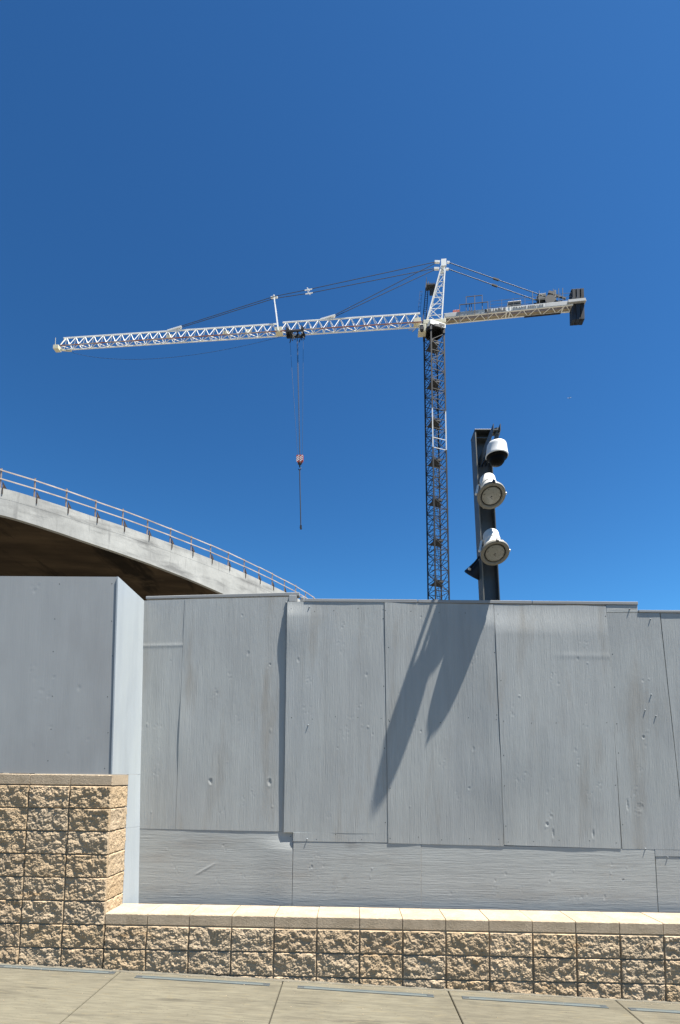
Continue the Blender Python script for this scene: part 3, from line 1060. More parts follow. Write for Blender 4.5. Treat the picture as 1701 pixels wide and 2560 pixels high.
# ------------------------------------------------------------------ bridge
PATH = [(-22.9, 21.1), (-20.1, 22.05), (-18.6, 22.75), (-17.39, 23.41), (-16.74, 23.84), (-15.82, 24.68), (-14.87, 25.59), (-13.91, 26.6), (-12.49, 28.0), (-11.09, 29.6), (-9.60, 31.4),
        (-8.545, 32.75), (-7.65, 33.95), (-6.85, 35.1), (-5.61, 37.0), (-4.4, 39.0), (-3.3, 40.9), (-2.3, 42.8), (-1.5, 44.6), (-.9, 46.4), (-.5, 48.5), (-.3, 51)]
THK = [1.5, 1.5, 1.52, 1.54, 1.56, 1.60, 1.66, 1.72, 1.82, 1.90, 2.03, 2.14, 2.25, 2.34, 2.45, 2.5, 2.5, 2.5, 2.5, 2.5, 2.5, 2.5]
ZD = 17.2


def resample(path, thk, step):
    P = [Vector((x, y, 0)) for x, y in path]
    out = []
    n = len(P)
    for i in range(n - 1):
        p0, p1, p2, p3 = P[max(i - 1, 0)], P[i], P[i + 1], P[min(i + 2, n - 1)]
        k = max(2, int((p2 - p1).length / step))
        for j in range(k):
            s = j / k
            q = .5 * ((2 * p1) + (p2 - p0) * s + (2 * p0 - 5 * p1 + 4 * p2 - p3) * s * s + (3 * p1 - p0 - 3 * p2 + p3) * s ** 3)
            out.append((q, thk[i] * (1 - s) + thk[i + 1] * s))
    out.append((P[-1], thk[-1]))
    return out


def build_bridge():
    t = empty('concrete_bridge', (-12, 34, -.5))
    tag(t, 'curved pale concrete bridge deck with dark underside rising behind the fence at the left', 'bridge')
    b = t.location
    S = resample(PATH, THK, .35)
    n = len(S)
    # fascia with a faint ledge between the two pours
    mb = MB()
    rows = []
    for i, (p, th) in enumerate(S):
        a = S[max(i - 1, 0)][0]
        c = S[min(i + 1, n - 1)][0]
        d = (c - a).normalized()
        nr = Vector((d.y, -d.x, 0))        # towards the viewer
        r = []
        for (o, z) in ((-.35, 0), (0, 0), (0.0, -.60), (-.004, -.615), (-.012, -th), (-.30, -th)):
            r.append(p + nr * o + Vector((0, 0, ZD + z)))
        rows.append(r)
    for i in range(n - 1):
        for k in range(5):
            mb.add([rows[i][k], rows[i + 1][k], rows[i + 1][k + 1], rows[i][k + 1]], [(0, 1, 2, 3)])
    o = mb.build('edge_beam', M['concrete'], t, b)
    # deck and soffit behind the edge beam
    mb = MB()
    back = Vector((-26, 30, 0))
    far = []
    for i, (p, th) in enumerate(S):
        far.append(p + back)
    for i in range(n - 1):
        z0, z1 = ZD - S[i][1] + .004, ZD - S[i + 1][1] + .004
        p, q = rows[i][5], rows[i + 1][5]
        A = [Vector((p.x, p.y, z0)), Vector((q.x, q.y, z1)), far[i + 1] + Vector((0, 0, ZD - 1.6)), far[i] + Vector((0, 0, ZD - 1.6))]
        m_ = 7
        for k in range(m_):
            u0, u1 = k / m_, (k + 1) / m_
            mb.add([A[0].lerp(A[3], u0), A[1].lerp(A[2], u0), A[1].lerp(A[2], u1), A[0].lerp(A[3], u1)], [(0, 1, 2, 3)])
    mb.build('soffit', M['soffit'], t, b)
    mb = MB()
    for i in range(n - 1):
        p, q = rows[i][0], rows[i + 1][0]
        mb.add([p - Vector((0, 0, .01)), q - Vector((0, 0, .01)), far[i + 1] + Vector((0, 0, ZD)), far[i] + Vector((0, 0, ZD))], [(0, 1, 2, 3)])
        mb.add([far[i] + Vector((0, 0, ZD)), far[i + 1] + Vector((0, 0, ZD)), far[i + 1] + Vector((0, 0, ZD - 1.6)), far[i] + Vector((0, 0, ZD - 1.6))], [(0, 1, 2, 3)])
    mb.build('deck', M['concrete'], t, b)
    for (x, y) in ((-24, 38), (-14, 44), (-33, 48)):
        mb = MB()
        mb.lathe([(.9, -.6), (.9, 14.0), (1.5, 15.4), (1.5, 15.7)], (x, y, 0), (0, 0, 1), 28)
        mb.build('pier', M['concrete'], t, b)
    # guard rail, its own thing
    g = empty('guard_rail', (-12, 28, ZD))
    tag(g, 'weathered two rail timber guard rail along the edge of the concrete bridge', 'guard rail')
    gb = g.location
    acc = 0
    rail1, rail2 = [], []
    posts = []
    nxt = .9
    for i in range(n - 1):
        p, q = S[i][0], S[i + 1][0]
        L = (q - p).length
        d = (q - p).normalized()
        nr = Vector((d.y, -d.x, 0))
        while nxt <= acc + L:
            posts.append((p + d * (nxt - acc), d, nr))
            nxt += 1.70
        acc += L
    for (p, d, nr) in posts:
        h = 1.12 + random.uniform(-.03, .06)
        w = random.uniform(.055, .07)
        mb = MB()
        a = p - nr * .06 + Vector((0, 0, ZD + .0))
        tl = Vector((random.uniform(-.015, .015), random.uniform(-.015, .015), 0))
        mb.bar(a, a + Vector((0, 0, h)) + tl, .045, 4, 0, .075)
        po = mb.build('post', M['post_wood'], g, gb)
        mb = MB()
        b0 = p + d * .10
        v = [b0 - nr * .08 + Vector((0, 0, ZD + .34)), b0 + nr * .045 + Vector((0, 0, ZD + .02)), b0 + nr * .045 + Vector((0, 0, ZD - .33)),
             b0 + nr * .006 + Vector((0, 0, ZD - .33)), b0 + nr * .006 + Vector((0, 0, ZD + .003)), b0 - nr * .08 + Vector((0, 0, ZD + .003))]
        e = d * .05
        k = len(v)
        mb.add([x for x in v] + [x + e for x in v], [tuple(range(k)), tuple(range(2 * k - 1, k - 1, -1))] + [(i, (i + 1) % k, k + (i + 1) % k, k + i) for i in range(k)])
        # side cheek, leaning back along the rail
        mb.add([b0 + Vector((0, 0, ZD + .004)) - nr * .03, b0 + d * .24 + Vector((0, 0, ZD + .004)) - nr * .03, b0 + Vector((0, 0, ZD + .42)) - nr * .03,
                b0 + Vector((0, 0, ZD + .004)) - nr * .06, b0 + d * .24 + Vector((0, 0, ZD + .004)) - nr * .06, b0 + Vector((0, 0, ZD + .42)) - nr * .06],
               [(0, 1, 2), (5, 4, 3), (0, 3, 4, 1), (1, 4, 5, 2), (2, 5, 3, 0)])
        sub(po, mb, 'clamp_bracket', M['bracket'], gb)
    for zr, ww in ((1.02, .066), (.52, .066)):
        for (p, d, nr), (q, d2, nr2) in zip(posts[:-1], posts[1:]):
            mb = MB()
            o1, o2 = random.uniform(-.018, .018), random.uniform(-.018, .018)
            mb.bar(p - nr * .012 + Vector((0, 0, ZD + zr + o1)), q - nr2 * .012 + Vector((0, 0, ZD + zr + o2)), .038, 4, 0, ww)
            mb.build('rail', M['rail_wood'], g, gb)


build_bridge()


# ------------------------------------------------------------------ tower crane
CX, CY = 14.6, 75.0          # slewing axis at the top
JD = Vector((-1, .07, 0)).normalized()   # along the jib, towards its tip
JN = Vector((-JD.y, JD.x, 0))            # across
if JN.y > 0:
    JN = -JN                             # towards the viewer


def J(s, n, z):
    return Vector((CX, CY, 0)) + JD * s + JN * n + Vector((0, 0, z))


def build_crane():
    t = empty('tower_crane', (15.5, 75.0, -.6))
    tag(t, 'tall tower crane with white jib and dark mast standing beyond the fence', 'tower crane')
    b = t.location

    # ---- mast
    a = math.radians(20)
    sx, sy = Vector((math.cos(a), math.sin(a), 0)), Vector((-math.sin(a), math.cos(a), 0))
    S = 2.28

    def mc(z):
        return Vector((CX + (71 - z) * .0142, CY, z))

    def leg(i, z):
        k = ((-1, -1), (1, -1), (1, 1), (-1, 1))[i]
        return mc(z) + sx * k[0] * S / 2 + sy * k[1] * S / 2
    LH = 6.34
    tops = [70.2 - LH * i for i in range(12)]
    for si, zt in enumerate(tops):
        zb = max(zt - LH, -.6)
        white = si == 2
        mb = MB()
        legs = []
        for i in range(4):
            if white and i in (0, 1):
                lm = MB()
                lm.bar(leg(i, zb), leg(i, zt), .16)
                legs.append(lm)
            else:
                mb.bar(leg(i, zb), leg(i, zt), .21)
        bay = (zt - zb) / 4
        for f in range(4):
            i, j = f, (f + 1) % 4
            for k in range(4):
                z0, z1 = zb + k * bay, zb + (k + 1) * bay
                mi = 1 if (white and f == 0 and k < 2) else 0
                mb.bar(leg(i, z0), leg(j, z0), .08, 4, mi)
                # one diagonal per bay, alternating
                if (k + f) % 2:
                    mb.bar(leg(i, z0), leg(j, z1), .07)
                else:
                    mb.bar(leg(j, z0), leg(i, z1), .07)
                if f in (2, 3, 1):
                    mb.bar(leg(i, z0 + bay / 2).lerp(leg(j, z0 + bay / 2), .0), leg(j, z0 + bay / 2), .045)
        mo = mb.build('mast_section', [M['mast'], M['mast_white']], t, b)
        if white:
            mo['label'] = 'mast section with white painted legs'
        for lm in legs:
            sub(mo, lm, 'white_leg', M['mast_white'], b)
        zp = zt - 1.8
        if zp > zb:
            mb = MB()
            c = mc(zp)

            def pl(x0, x1, y0, y1, z, h):
                mb.hexa([c + sx * p + sy * q + Vector((0, 0, z - zp + e)) for e in (0, h) for p, q in ((x0, y0), (x1, y0), (x1, y1), (x0, y1))])
            pl(-.98, .35, -.98, .98, zp, .06)
            pl(.36, .98, .1, .98, zp, .06)
            pl(-.98, .35, -.98, -.9, zp + .06, .16)
            sub(mo, mb, 'rest_platform', M['mast_plate'], b)
        # slanting ladder with hoops through the section
        mb = MB()
        c0, c1 = mc(zb + .2), mc(zt)
        p0 = c0 + sx * .1 - sy * .5
        p1 = c1 - sx * .35 + sy * .5
        for s_ in (-.22, .22):
            mb.bar(p0 + sx * s_, p1 + sx * s_, .05)
        for k in range(19):
            q = p0.lerp(p1, k / 18)
            mb.bar(q - sx * .22, q + sx * .22, .03)
        for s_ in (-.36, .0, .36):
            mb.bar(p0 + sx * s_ - sy * .55 + Vector((0, 0, 2)), p1 + sx * s_ - sy * .55, .03)
        for k in range(2, 7):
            q = p0.lerp(p1, k / 7)
            mb.bar(q + sx * .36 - sy * .55, q - sx * .36 - sy * .55, .03)
        sub(mo, mb, 'ladder', M['mast'], b)

    # ---- slewing ring and collar
    mb = MB()
    mb.lathe([(1.30, 70.75), (1.5, 70.8), (1.5, 71.2), (1.30, 71.25), (1.2, 71.9), (0, 71.9)], (CX, CY, 0), (0, 0, 1), 24, smooth=False)
    for i in range(4):
        mb.bar(leg(i, 70.2), leg(i, 71.0), .3)
    mb.build('slewing_ring', M['machine'], t, b)
    mb = MB()
    c = mc(71.35)
    for p, q in ((-1, -1), (1, -1), (1, 1), (-1, 1)):
        pass
    mb.hexa([c + sx * p + sy * q + Vector((0, 0, e)) for e in (-.28, .42) for p, q in ((-1.32, -1.34), (1.32, -1.34), (1.32, -1.24), (-1.32, -1.24))])
    mb.hexa([c + sx * p + sy * q + Vector((0, 0, e)) for e in (-.28, .42) for p, q in ((-1.32, -1.23), (-1.22, -1.23), (-1.22, 1.3), (-1.32, 1.3))])
    col = mb.build('collar', M['crane_white'], t, b)
    mb = MB()
    mb.hexa([c + sx * p + sy * q + Vector((0, 0, e)) for e in (-.10, .26) for p, q in ((.2, -1.37), (1.16, -1.37), (1.16, -1.345), (.2, -1.345))])
    sub(col, mb, 'vent_grille', M['machine'], b)
    mb = MB()
    mb.hexa([J(s, n, z) for z in (71.95, 72.62) for s, n in ((1.7, .75), (-1.8, .75), (-1.8, -.75), (1.7, -.75))])
    mb.build('turntable', M['crane_cream'], t, b, bevel=.05)

    # ---- operator's cab slung under the jib root on the near side
    mb = MB()
    ca = [(2.25, .75), (1.25, .75), (1.25, -.5), (2.25, -.5)]
    mb.hexa([J(s + (.25 if i == 0 and s > 2 else 0), n, z) for i, z in enumerate((70.75, 71.95)) for s, n in ca])
    cab = mb.build('operator_cab', M['crane_cream'], t, b, bevel=.06)
    mb = MB()
    mb.hexa([J(s, n, z) for z, e in ((71.2, 0), (71.75, 0)) for s, n in ((2.2, .785), (1.7, .785), (1.7, .755), (2.2, .755))])
    sub(cab, mb, 'window', M['cab_glass'], b)
    mb = MB()
    mb.bar(J(2.3, .6, 71.9), J(3.4, .9, 70.6), .09)
    mb.bar(J(2.9, .6, 71.2), J(4.0, .9, 70.9), .06)
    mb.lathe([(0, -.3), (.28, -.3), (.28, .3), (0, .3)], J(1.9, .95, 70.9), JN, 12)
    mb.build('slewing_motor', M['machine'], t, b)

    # ---- jib
    def jz(s):
        return 72.52 - .0035 * s
    W = .50

    def truss(s0, s1, h, nb, name, lab=None):
        mb = MB()
        far = MB()
        near = MB()
        ds = (s1 - s0) / nb
        for i in range(nb):
            a0, a1 = s0 + i * ds, s0 + (i + 1) * ds
            am = (a0 + a1) / 2
            for n_ in (W, -W):
                mb.bar(J(a0, n_, jz(a0)), J(am, 0, jz(am) + h), .085)
                mb.bar(J(am, 0, jz(am) + h), J(a1, n_, jz(a1)), .085)
            mb.bar(J(a0, W, jz(a0)), J(a0, -W, jz(a0)), .07)
            if i % 2:
                mb.bar(J(a0, W, jz(a0)), J(a1, -W, jz(a1)), .085)
            else:
                mb.bar(J(a0, -W, jz(a0)), J(a1, W, jz(a1)), .085)
        mb.bar(J(s1, W, jz(s1)), J(s1, -W, jz(s1)), .1)
        mb.bar(J(s0 + ds / 2 - .6, 0, jz(s0) + h), J(s1 - ds / 2 + .6, 0, jz(s1) + h), .17)
        mb.bar(J(s0, -W, jz(s0)), J(s1, -W, jz(s1)), .15)
        o = mb.build(name, M['crane_white'], t, b)
        near.bar(J(s0, W, jz(s0)), J(s1, W, jz(s1)), .13)
        sub(o, near, 'near_chord', M['crane_red'], b)
        return o
    j1 = truss(1.9, 24.4, 1.90, 13, 'jib_section')
    j2 = truss(25.0, 61.6, 1.72, 23, 'jib_section')
    # plates in the lattice
    for s, h0 in ((24.7, .2), (2.6, .2)):
        mb = MB()
        mb.hexa([J(s + p, n, jz(s) + z) for z in (-.05, .75) for p, n in ((.55, W + .02), (-.55, W + .02), (-.55, -W - .02), (.55, -W - .02))])
        mb.build('joint_box', M['crane_cream'], t, b)
    for s in (43.0, 33.5, 29.8):
        mb = MB()
        mb.hexa([J(s + p, n, jz(s) + z) for z in (.55, 1.05) for p, n in ((.45, .1), (-.45, .1), (-.45, -.15), (.45, -.15))])
        mb.build('jib_plate', M['crane_cream'], t, b)
    # pendant anchors on the top chord
    for s, h in ((42.0, 1.72), (16.6, 1.9)):
        mb = MB()
        mb.bar(J(s + 1.4, 0, jz(s) + h + .05), J(s - 1.0, .12, jz(s) + h + .55), .24)
        mb.bar(J(s + .6, 0, jz(s) + h + .1), J(s - .9, -.12, jz(s) + h + .5), .2)
        mb.build('pendant_anchor', M['crane_white'], t, b)
    # tip
    mb = MB()
    mb.hexa([J(s, n, jz(61) + z) for z in (-.4, .25) for s, n in ((62.9, .45), (62.0, .45), (62.0, -.45), (62.9, -.45))])
    mb.bar(J(61.8, .0, jz(61) - .4), J(60.2, -.5, jz(61) - .25), .2)
    mb.bar(J(61.6, W, jz(61)), J(61.0, 0, jz(61) + 1.72), .1)
    mb.bar(J(62.7, .2, jz(61) + .3), J(62.7, .2, jz(61) + 1.7), .05)
    mb.build('jib_tip', M['crane_cream'], t, b)

    # ---- tower head
    zb = 72.62
    za = 82.0
    feet = {(1, 1): J(1.15, .62, zb), (1, -1): J(1.15, -.62, zb), (-1, 1): J(-1.2, .62, zb), (-1, -1): J(-1.2, -.62, zb)}
    head = {(1, 1): J(-1.25, .58, za), (1, -1): J(-1.25, -.58, za), (-1, 1): J(-1.75, .58, za), (-1, -1): J(-1.75, -.58, za)}
    mb = MB()
    for k in feet:
        mb.bar(feet[k], head[k], .16)
    for f in range(5):
        u0, u1 = f / 5, (f + 1) / 5
        for s in (1, -1):
            A0, A1 = feet[(1, s)].lerp(head[(1, s)], u0), feet[(1, s)].lerp(head[(1, s)], u1)
            B0, B1 = feet[(-1, s)].lerp(head[(-1, s)], u0), feet[(-1, s)].lerp(head[(-1, s)], u1)
            mb.bar(A1, B1, .07)
            mb.bar(*((A0, B1) if f % 2 else (B0, A1)), .07)
        for q in (1, -1):
            A0, A1 = feet[(q, 1)].lerp(head[(q, 1)], u0), feet[(q, 1)].lerp(head[(q, 1)], u1)
            B0, B1 = feet[(q, -1)].lerp(head[(q, -1)], u0), feet[(q, -1)].lerp(head[(q, -1)], u1)
            mb.bar(A1, B1, .055)
            mb.bar(*((A0, B1) if f % 2 else (B0, A1)), .055)
    th = mb.build('tower_head', M['crane_white'], t, b)
    mb = MB()
    for n_ in (.58, -.58):
        mb.hexa([J(s, n_ + e, z) for z in (81.6, 82.75) for s, e in ((-1.1, .14), (-1.9, .14), (-1.9, -.14), (-1.1, -.14))])
        mb.bar(J(-.9, n_, 82.35), J(-.1, n_, 82.45), .32)
        mb.bar(J(-2.0, n_, 82.25), J(-2.4, n_, 82.15), .26)
    mb.bar(J(-1.5, -.58, 82.3), J(-1.5, .58, 82.3), .25)
    sub(th, mb, 'apex_block', M['crane_white'], b)
    mb = MB()
    mb.lathe([(0, 82.75), (.17, 82.76), (.17, 83.0), (.1, 83.1), (0, 83.12)], J(-1.5, .2, 0), (0, 0, 1), 12)
    sub(th, mb, 'beacon', M['cab_glass'], b)
    # access platform and stair on the far side of the head
    mb = MB()
    mb.hexa([J(s, n, z) for z in (79.6, 79.7) for s, n in ((1.1, -.4), (-.3, -.4), (-.3, -1.5), (1.1, -1.5))])
    mb.hexa([J(s, n, z) for z in (78.2, 79.6) for s, n in ((.3, -.9), (-.4, -.9), (-.4, -1.0), (.6, -1.0))])
    for s, n in ((1.1, -.4), (1.1, -1.5), (-.3, -1.5), (.4, -1.5)):
        mb.bar(J(s, n, 79.7), J(s, n, 80.9), .05)
    mb.bar(J(1.1, -.4, 80.85), J(1.1, -1.5, 80.85), .05)
    mb.bar(J(1.1, -1.5, 80.85), J(-.3, -1.5, 80.85), .05)
    sub(th, mb, 'head_platform', M['mast_plate'], b)
    mb = MB()
    mb.bar(J(1.2, -.95, 73.0), J(.75, -.95, 80.6), .12)
    mb.bar(J(1.75, -.95, 73.0), J(1.1, -.95, 80.6), .12)
    for k in range(24):
        u = k / 24
        mb.bar(J(1.2 - .45 * u, -.95, 73 + 7.6 * u), J(1.75 - .65 * u, -.95, 73 + 7.6 * u), .04)
    for s in (2.1, 2.45):
        mb.bar(J(s, -1.2, 75.3), J(s - .35, -1.2, 79.3), .035)
    for k in range(7):
        mb.bar(J(2.1 - .06 * k, -1.2, 75.3 + .66 * k), J(2.45 - .06 * k, -1.2, 75.3 + .66 * k), .03)
    sub(th, mb, 'head_ladder', M['machine'], b)

    # ---- counter-jib
    def cz(s):
        return 72.95 + .042 * (s - 4)
    CW = .60
    L = 21.0
    nb = 9
    ds = (L - 1.7) / nb
    mb = MB()
    for n_ in (CW, -CW):      # two plate girders
        mb.hexa([J(-s, n_ + e, cz(s) + z) for z in (0, .62) for s, e in ((1.5, .03), (L, .03), (L, -.03), (1.5, -.03))])
        for z0, z1 in ((-.05, -.001), (.621, .66)):
            mb.hexa([J(-s, n_ + e, cz(s) + z) for z in (z0, z1) for s, e in ((1.5, .11), (L, .11), (L, -.11), (1.5, -.11))])
    # level bracing between the girders, seen from below
    for i in range(nb):
        a0, a1 = 1.7 + i * ds, 1.7 + (i + 1) * ds
        am = (a0 + a1) / 2
        mb.bar(J(-a0 - .05, -CW, cz(a0) - .03), J(-am + .1, CW, cz(am) - .03), .10)
        mb.bar(J(-am - .1, CW, cz(am) - .03), J(-a1 + .05, -CW, cz(a1) - .03), .10)
    for s in (1.6, 11.1, 11.6, 19.6, 20.9):
        mb.bar(J(-s, CW, cz(s) - .03), J(-s, -CW, cz(s) - .03), .16)
    for s in (11.1, 11.6):
        mb.bar(J(-s, CW + .05, cz(s)), J(-s, CW + .05, cz(s) + .62), .14)
    cj = mb.build('counter_jib', M['crane_white'], t, b)
    mb = MB()
    mb.hexa([J(-s, n, cz(s) + z) for z in (.04, .10) for s, n in ((1.7, -.06), (L, -.06), (L, -CW + .04), (1.7, -CW + .04))])
    sub(cj, mb, 'deck_plate', M['crane_tan'], b)
    mb = MB()
    mb.hexa([J(-s, n, cz(s) + z) for z in (.04, .10) for s, n in ((1.7, CW - .04), (L, CW - .04), (L, -.04), (1.7, -.04))])
    sub(cj, mb, 'deck_grating', M['crane_lilac'], b)

    def board(s0, s1, z0, z1, material, nm):
        mb = MB()
        mb.hexa([J(-s, n, cz(s) + z) for z in (z0, z1) for s, n in ((s0, CW + .13), (s1, CW + .13), (s1, CW + .112), (s0, CW + .112))])
        return mb.build(nm, material, t, b)
    board(1.7, 6.7, .03, .60, M['crane_grey'], 'girder_cover')
    sb1 = board(6.75, 11.0, .03, .64, M['sign_pale'], 'sign_board')
    sb2 = board(11.75, 16.9, .03, .64, M['sign_pale'], 'sign_board')
    board(16.95, 20.2, .03, .60, M['crane_grey'], 'girder_cover')
    # lettering
    for txt, s, hgt, par, zoff, bold in (('RELIABLE', 7.75, .54, sb1, .07, .018), ('CRANE SERVICE', 11.95, .34, sb2, .17, .004)):
        cu = bpy.data.curves.new('lettering', 'FONT')
        cu.body = txt
        cu.size = hgt * 1.38
        cu.extrude = .012
        cu.offset = bold
        cu.space_character = 1.05
        tmp = bpy.data.objects.new('tmp', cu)
        COL.objects.link(tmp)
        dg = bpy.context.evaluated_depsgraph_get()
        me = bpy.data.meshes.new_from_object(tmp.evaluated_get(dg))
        xs = [v.co.x for v in me.vertices]
        wid = max(xs) - min(xs)
        want = 3.15 if txt[0] == 'R' else 4.6
        for v in me.vertices:
            xx = (v.co.x - min(xs)) * want / wid
            p = J(-(s + xx), CW + .144 + v.co.z, cz(s + xx) + zoff + v.co.y)
            v.co = p - Vector(b)
        bpy.data.objects.remove(tmp)
        me.materials.clear()
        me.materials.append(M['black'] if txt[0] == 'R' else M['faded_black'])
        o = bpy.data.objects.new('lettering', me)
        COL.objects.link(o)
        o.parent = par
    # end frame above the toe boards carrying the counterweight
    mb = MB()
    for n_ in (CW + .2, -CW - .2):
        mb.bar(J(-20.2, n_, cz(20.2) + .38), J(-22.75, n_, cz(22.75) + .38), .42)
    mb.bar(J(-20.6, CW + .2, cz(20.6) + .38), J(-20.6, -CW - .2, cz(20.6) + .38), .2)
    mb.bar(J(-22.8, CW + .2, cz(22.8) + .38), J(-22.8, -CW - .2, cz(22.8) + .38), .2)
    mb.build('end_frame', M['crane_grey'], t, b)
    for k in range(3):
        s0 = 20.85 + k * .63
        mb = MB()
        mb.hexa([J(-s, n, z) for z in (71.3, 76.35) for s, n in ((s0, .55), (s0 + .58, .55), (s0 + .58, -.62), (s0, -.62))])
        mb.bar(J(-s0 - .15, .57, 75.1), J(-s0 - .15, .57, 76.35), .05)
        mb.build('counterweight', M['cwt'], t, b, bevel=.04)
    # handrails
    mb = MB()
    for s in (3.9, 8.2):
        mb.bar(J(-s, CW + .25, cz(s) - 1.3), J(-s, CW + .25, cz(s) + 1.75), .09)
    mb.bar(J(-6.2, CW + .25, cz(6.2) - .1), J(-6.2, CW + .25, cz(6.2) + 3.0), .09)
    mb.bar(J(-3.9, CW + .25, cz(3.9) + 1.7), J(-8.2, CW + .25, cz(8.2) + 1.7), .09)
    for s in (4.9, 7.35):
        mb.bar(J(-s, CW + .2, cz(s) + .6), J(-s, CW + .2, cz(s) + 3.0), .08)
    mb.bar(J(-4.9, CW + .2, cz(4.9) + 2.95), J(-7.35, CW + .2, cz(7.35) + 2.95), .08)
    for s in (5.4, 5.7):
        mb.bar(J(-s, CW + .2, cz(s) + .6), J(-s, CW + .2, cz(s) + 1.7), .08)
    mb.build('access_frame', M['machine'], t, b)
    for n_ in (CW, -CW):
        mb = MB()
        for s in [8.6 + 1.75 * k for k in range(7)]:
            mb.bar(J(-s, n_, cz(s) + 0.60), J(-s, n_, cz(s) + 2.05), .04)
        mb.bar(J(-8.6, n_, cz(8.6) + 2.00), J(-20.8, n_, cz(20.8) + 2.00), .035)
        mb.bar(J(-8.6, n_, cz(8.6) + 1.45), J(-20.8, n_, cz(20.8) + 1.45), .025)
        mb.build('handrail', M['machine_blue'], t, b)
    # machinery
    mb = MB()
    mb.hexa([J(-s, n, cz(s) + z) for z in (.62, 1.25) for s, n in ((2.9, .5), (4.0, .5), (4.0, -.2), (2.9, -.2))])
    mb.build('equipment_box', M['red'], t, b, bevel=.03)['label'] = 'orange red equipment box'
    mb = MB()
    mb.hexa([J(-s, n, cz(s) + z) for z in (.62, 1.75) for s, n in ((11.3, .5), (13.3, .5), (13.3, -.4), (11.3, -.4))])
    cbx = mb.build('resistor_cabinet', M['crane_grey'], t, b, bevel=.03)
    mb = MB()
    for k in range(3):
        mb.hexa([J(-s, n, cz(s) + z) for z in (.85 + .3 * k, 1.03 + .3 * k) for s, n in ((11.35, .53), (13.25, .53), (13.25, .505), (11.35, .505))])
    sub(cbx, mb, 'louvre', M['machine'], b)
    mb = MB()
    mb.hexa([J(-s, n, cz(s) + z) for z in (1.6, 2.7) for s, n in ((15.9, .3), (17.1, .3), (17.1, -.5), (15.9, -.5))])
    mb.build('control_cabinet', M['machine_blue'], t, b, bevel=.03)
    mb = MB()
    mb.lathe([(0, -.7), (.75, -.7), (.75, -.62), (.5, -.6), (.5, .6), (.75, .62), (.75, .7), (0, .7)], J(-17.6, 0, cz(17.6) + 1.25), JN, 18)
    mb.hexa([J(-s, n, cz(s) + z) for z in (.5, .95) for s, n in ((15.2, .55), (19.4, .55), (19.4, -.55), (15.2, -.55))])
    wn_ = mb.build('hoist_winch', M['machine'], t, b)
    mb = MB()
    for s, n_ in ((15.0, .64), (16.0, .64), (18.1, .64), (18.9, .64), (19.5, .64)):
        mb.bar(J(-s, n_, cz(s) + 0.60), J(-s, n_, cz(s) + 2.90), .07)
    mb.bar(J(-15.0, .64, cz(15.0) + 1.50), J(-19.5, .64, cz(19.5) + 1.50), .06)
    sub(wn_, mb, 'guard_frame', M['machine_blue'], b)
    mb = MB()
    mb.bar(J(-18.5, .1, cz(18) + 0.60), J(-18.5, .1, cz(18) + 3.10), .28)
    mb.bar(J(-17.6, .1, 76.35), J(-20.1, .1, 75.2), .22)
    mb.bar(J(-17.5, .1, 76.4), J(-18.5, .1, 76.05), .42)
    mb.build('service_davit', M['machine'], t, b)
    mb = MB()
    mb.hexa([J(-s, n, cz(s) + z) for z in (-.2, -.12) for s, n in ((14.0, -CW + .1), (19.5, -CW + .1), (19.5, -CW - .12), (14.0, -CW - .12))])
    mb.build('drip_tray', M['machine'], t, b)

    # ---- rigging
    def pend(name, pts, r=.05):
        mb = MB()
        mb.tube(pts, r, 5)
        return mb.build(name, M['cable'], t, b)
    strut_top = 78.8
    for n_ in (.55, -.55):
        f = .18 if n_ > 0 else -.18
        A = J(-.15, n_, 82.45)
        pend('pendant_line', [A, J(20.0, f * 1.9, 79.45)])
        pend('pendant_line', [J(20.0, f * 1.9, 79.45), J(25.65, f, strut_top)])
        pend('pendant_line', [J(25.65, f, strut_top), J(41.6, f * .7, jz(42) + 2.2)])
        pend('pendant_line', [J(-.1, n_, 82.2), J(15.9, f * .8, jz(16) + 2.35)])
        mb = MB()
        mb.bar(J(19.4, f * 1.9, 79.5), J(20.6, f * 1.9, 79.35), .12)
        mb.bar(J(19.8, f * 1.9, 79.2), J(20.2, f * 1.9, 79.75), .13)
        mb.build('pendant_coupling', M['crane_white'], t, b)
        C_ = J(-2.4, n_, 82.15)
        D_ = J(-19.2, n_, cz(19.2) + .7)
        pend('counter_pendant', [C_, D_], .06)
        m1 = C_.lerp(D_, .40)
        m2 = C_.lerp(D_, .45)
        mb = MB()
        mb.bar(m1, m2, .22)
        mb.build('turnbuckle', M['machine'], t, b)
    # strut
    mb = MB()
    for n_ in (W, -W):
        mb.bar(J(24.75, n_, jz(25) + .1), J(25.65, n_ * .35, strut_top), .16)
    mb.bar(J(25.3, .25, 76.5), J(25.3, -.25, 76.5), .08)
    mb.bar(J(25.1, 0, strut_top), J(26.2, 0, strut_top + .02), .26)
    mb.bar(J(25.65, -.35, strut_top + .08), J(25.65, .35, strut_top + .08), .2)
    mb.build('pendant_strut', M['crane_white'], t, b)
    # trolley
    mb = MB()
    s0, s1 = 20.6, 23.5
    for n_ in (W + .12, -W - .12):
        mb.bar(J(s0, n_, 72.2), J(s1, n_, 72.2), .22)
        for s in (s0 + .2, s1 - .3):
            mb.lathe([(0, -.12), (.24, -.12), (.24, .12), (0, .12)], J(s, n_, 72.55), JN, 12)
            mb.bar(J(s, n_, 72.2), J(s + .2, n_, 73.1), .14)
    for s in (s0 + .1, 21.6, s1 - .3):
        mb.bar(J(s, W, 72.15), J(s, -W, 72.15), .2)
        mb.lathe([(0, -.1), (.32, -.1), (.32, .1), (0, .1)], J(s, 0, 71.85), JN, 14)
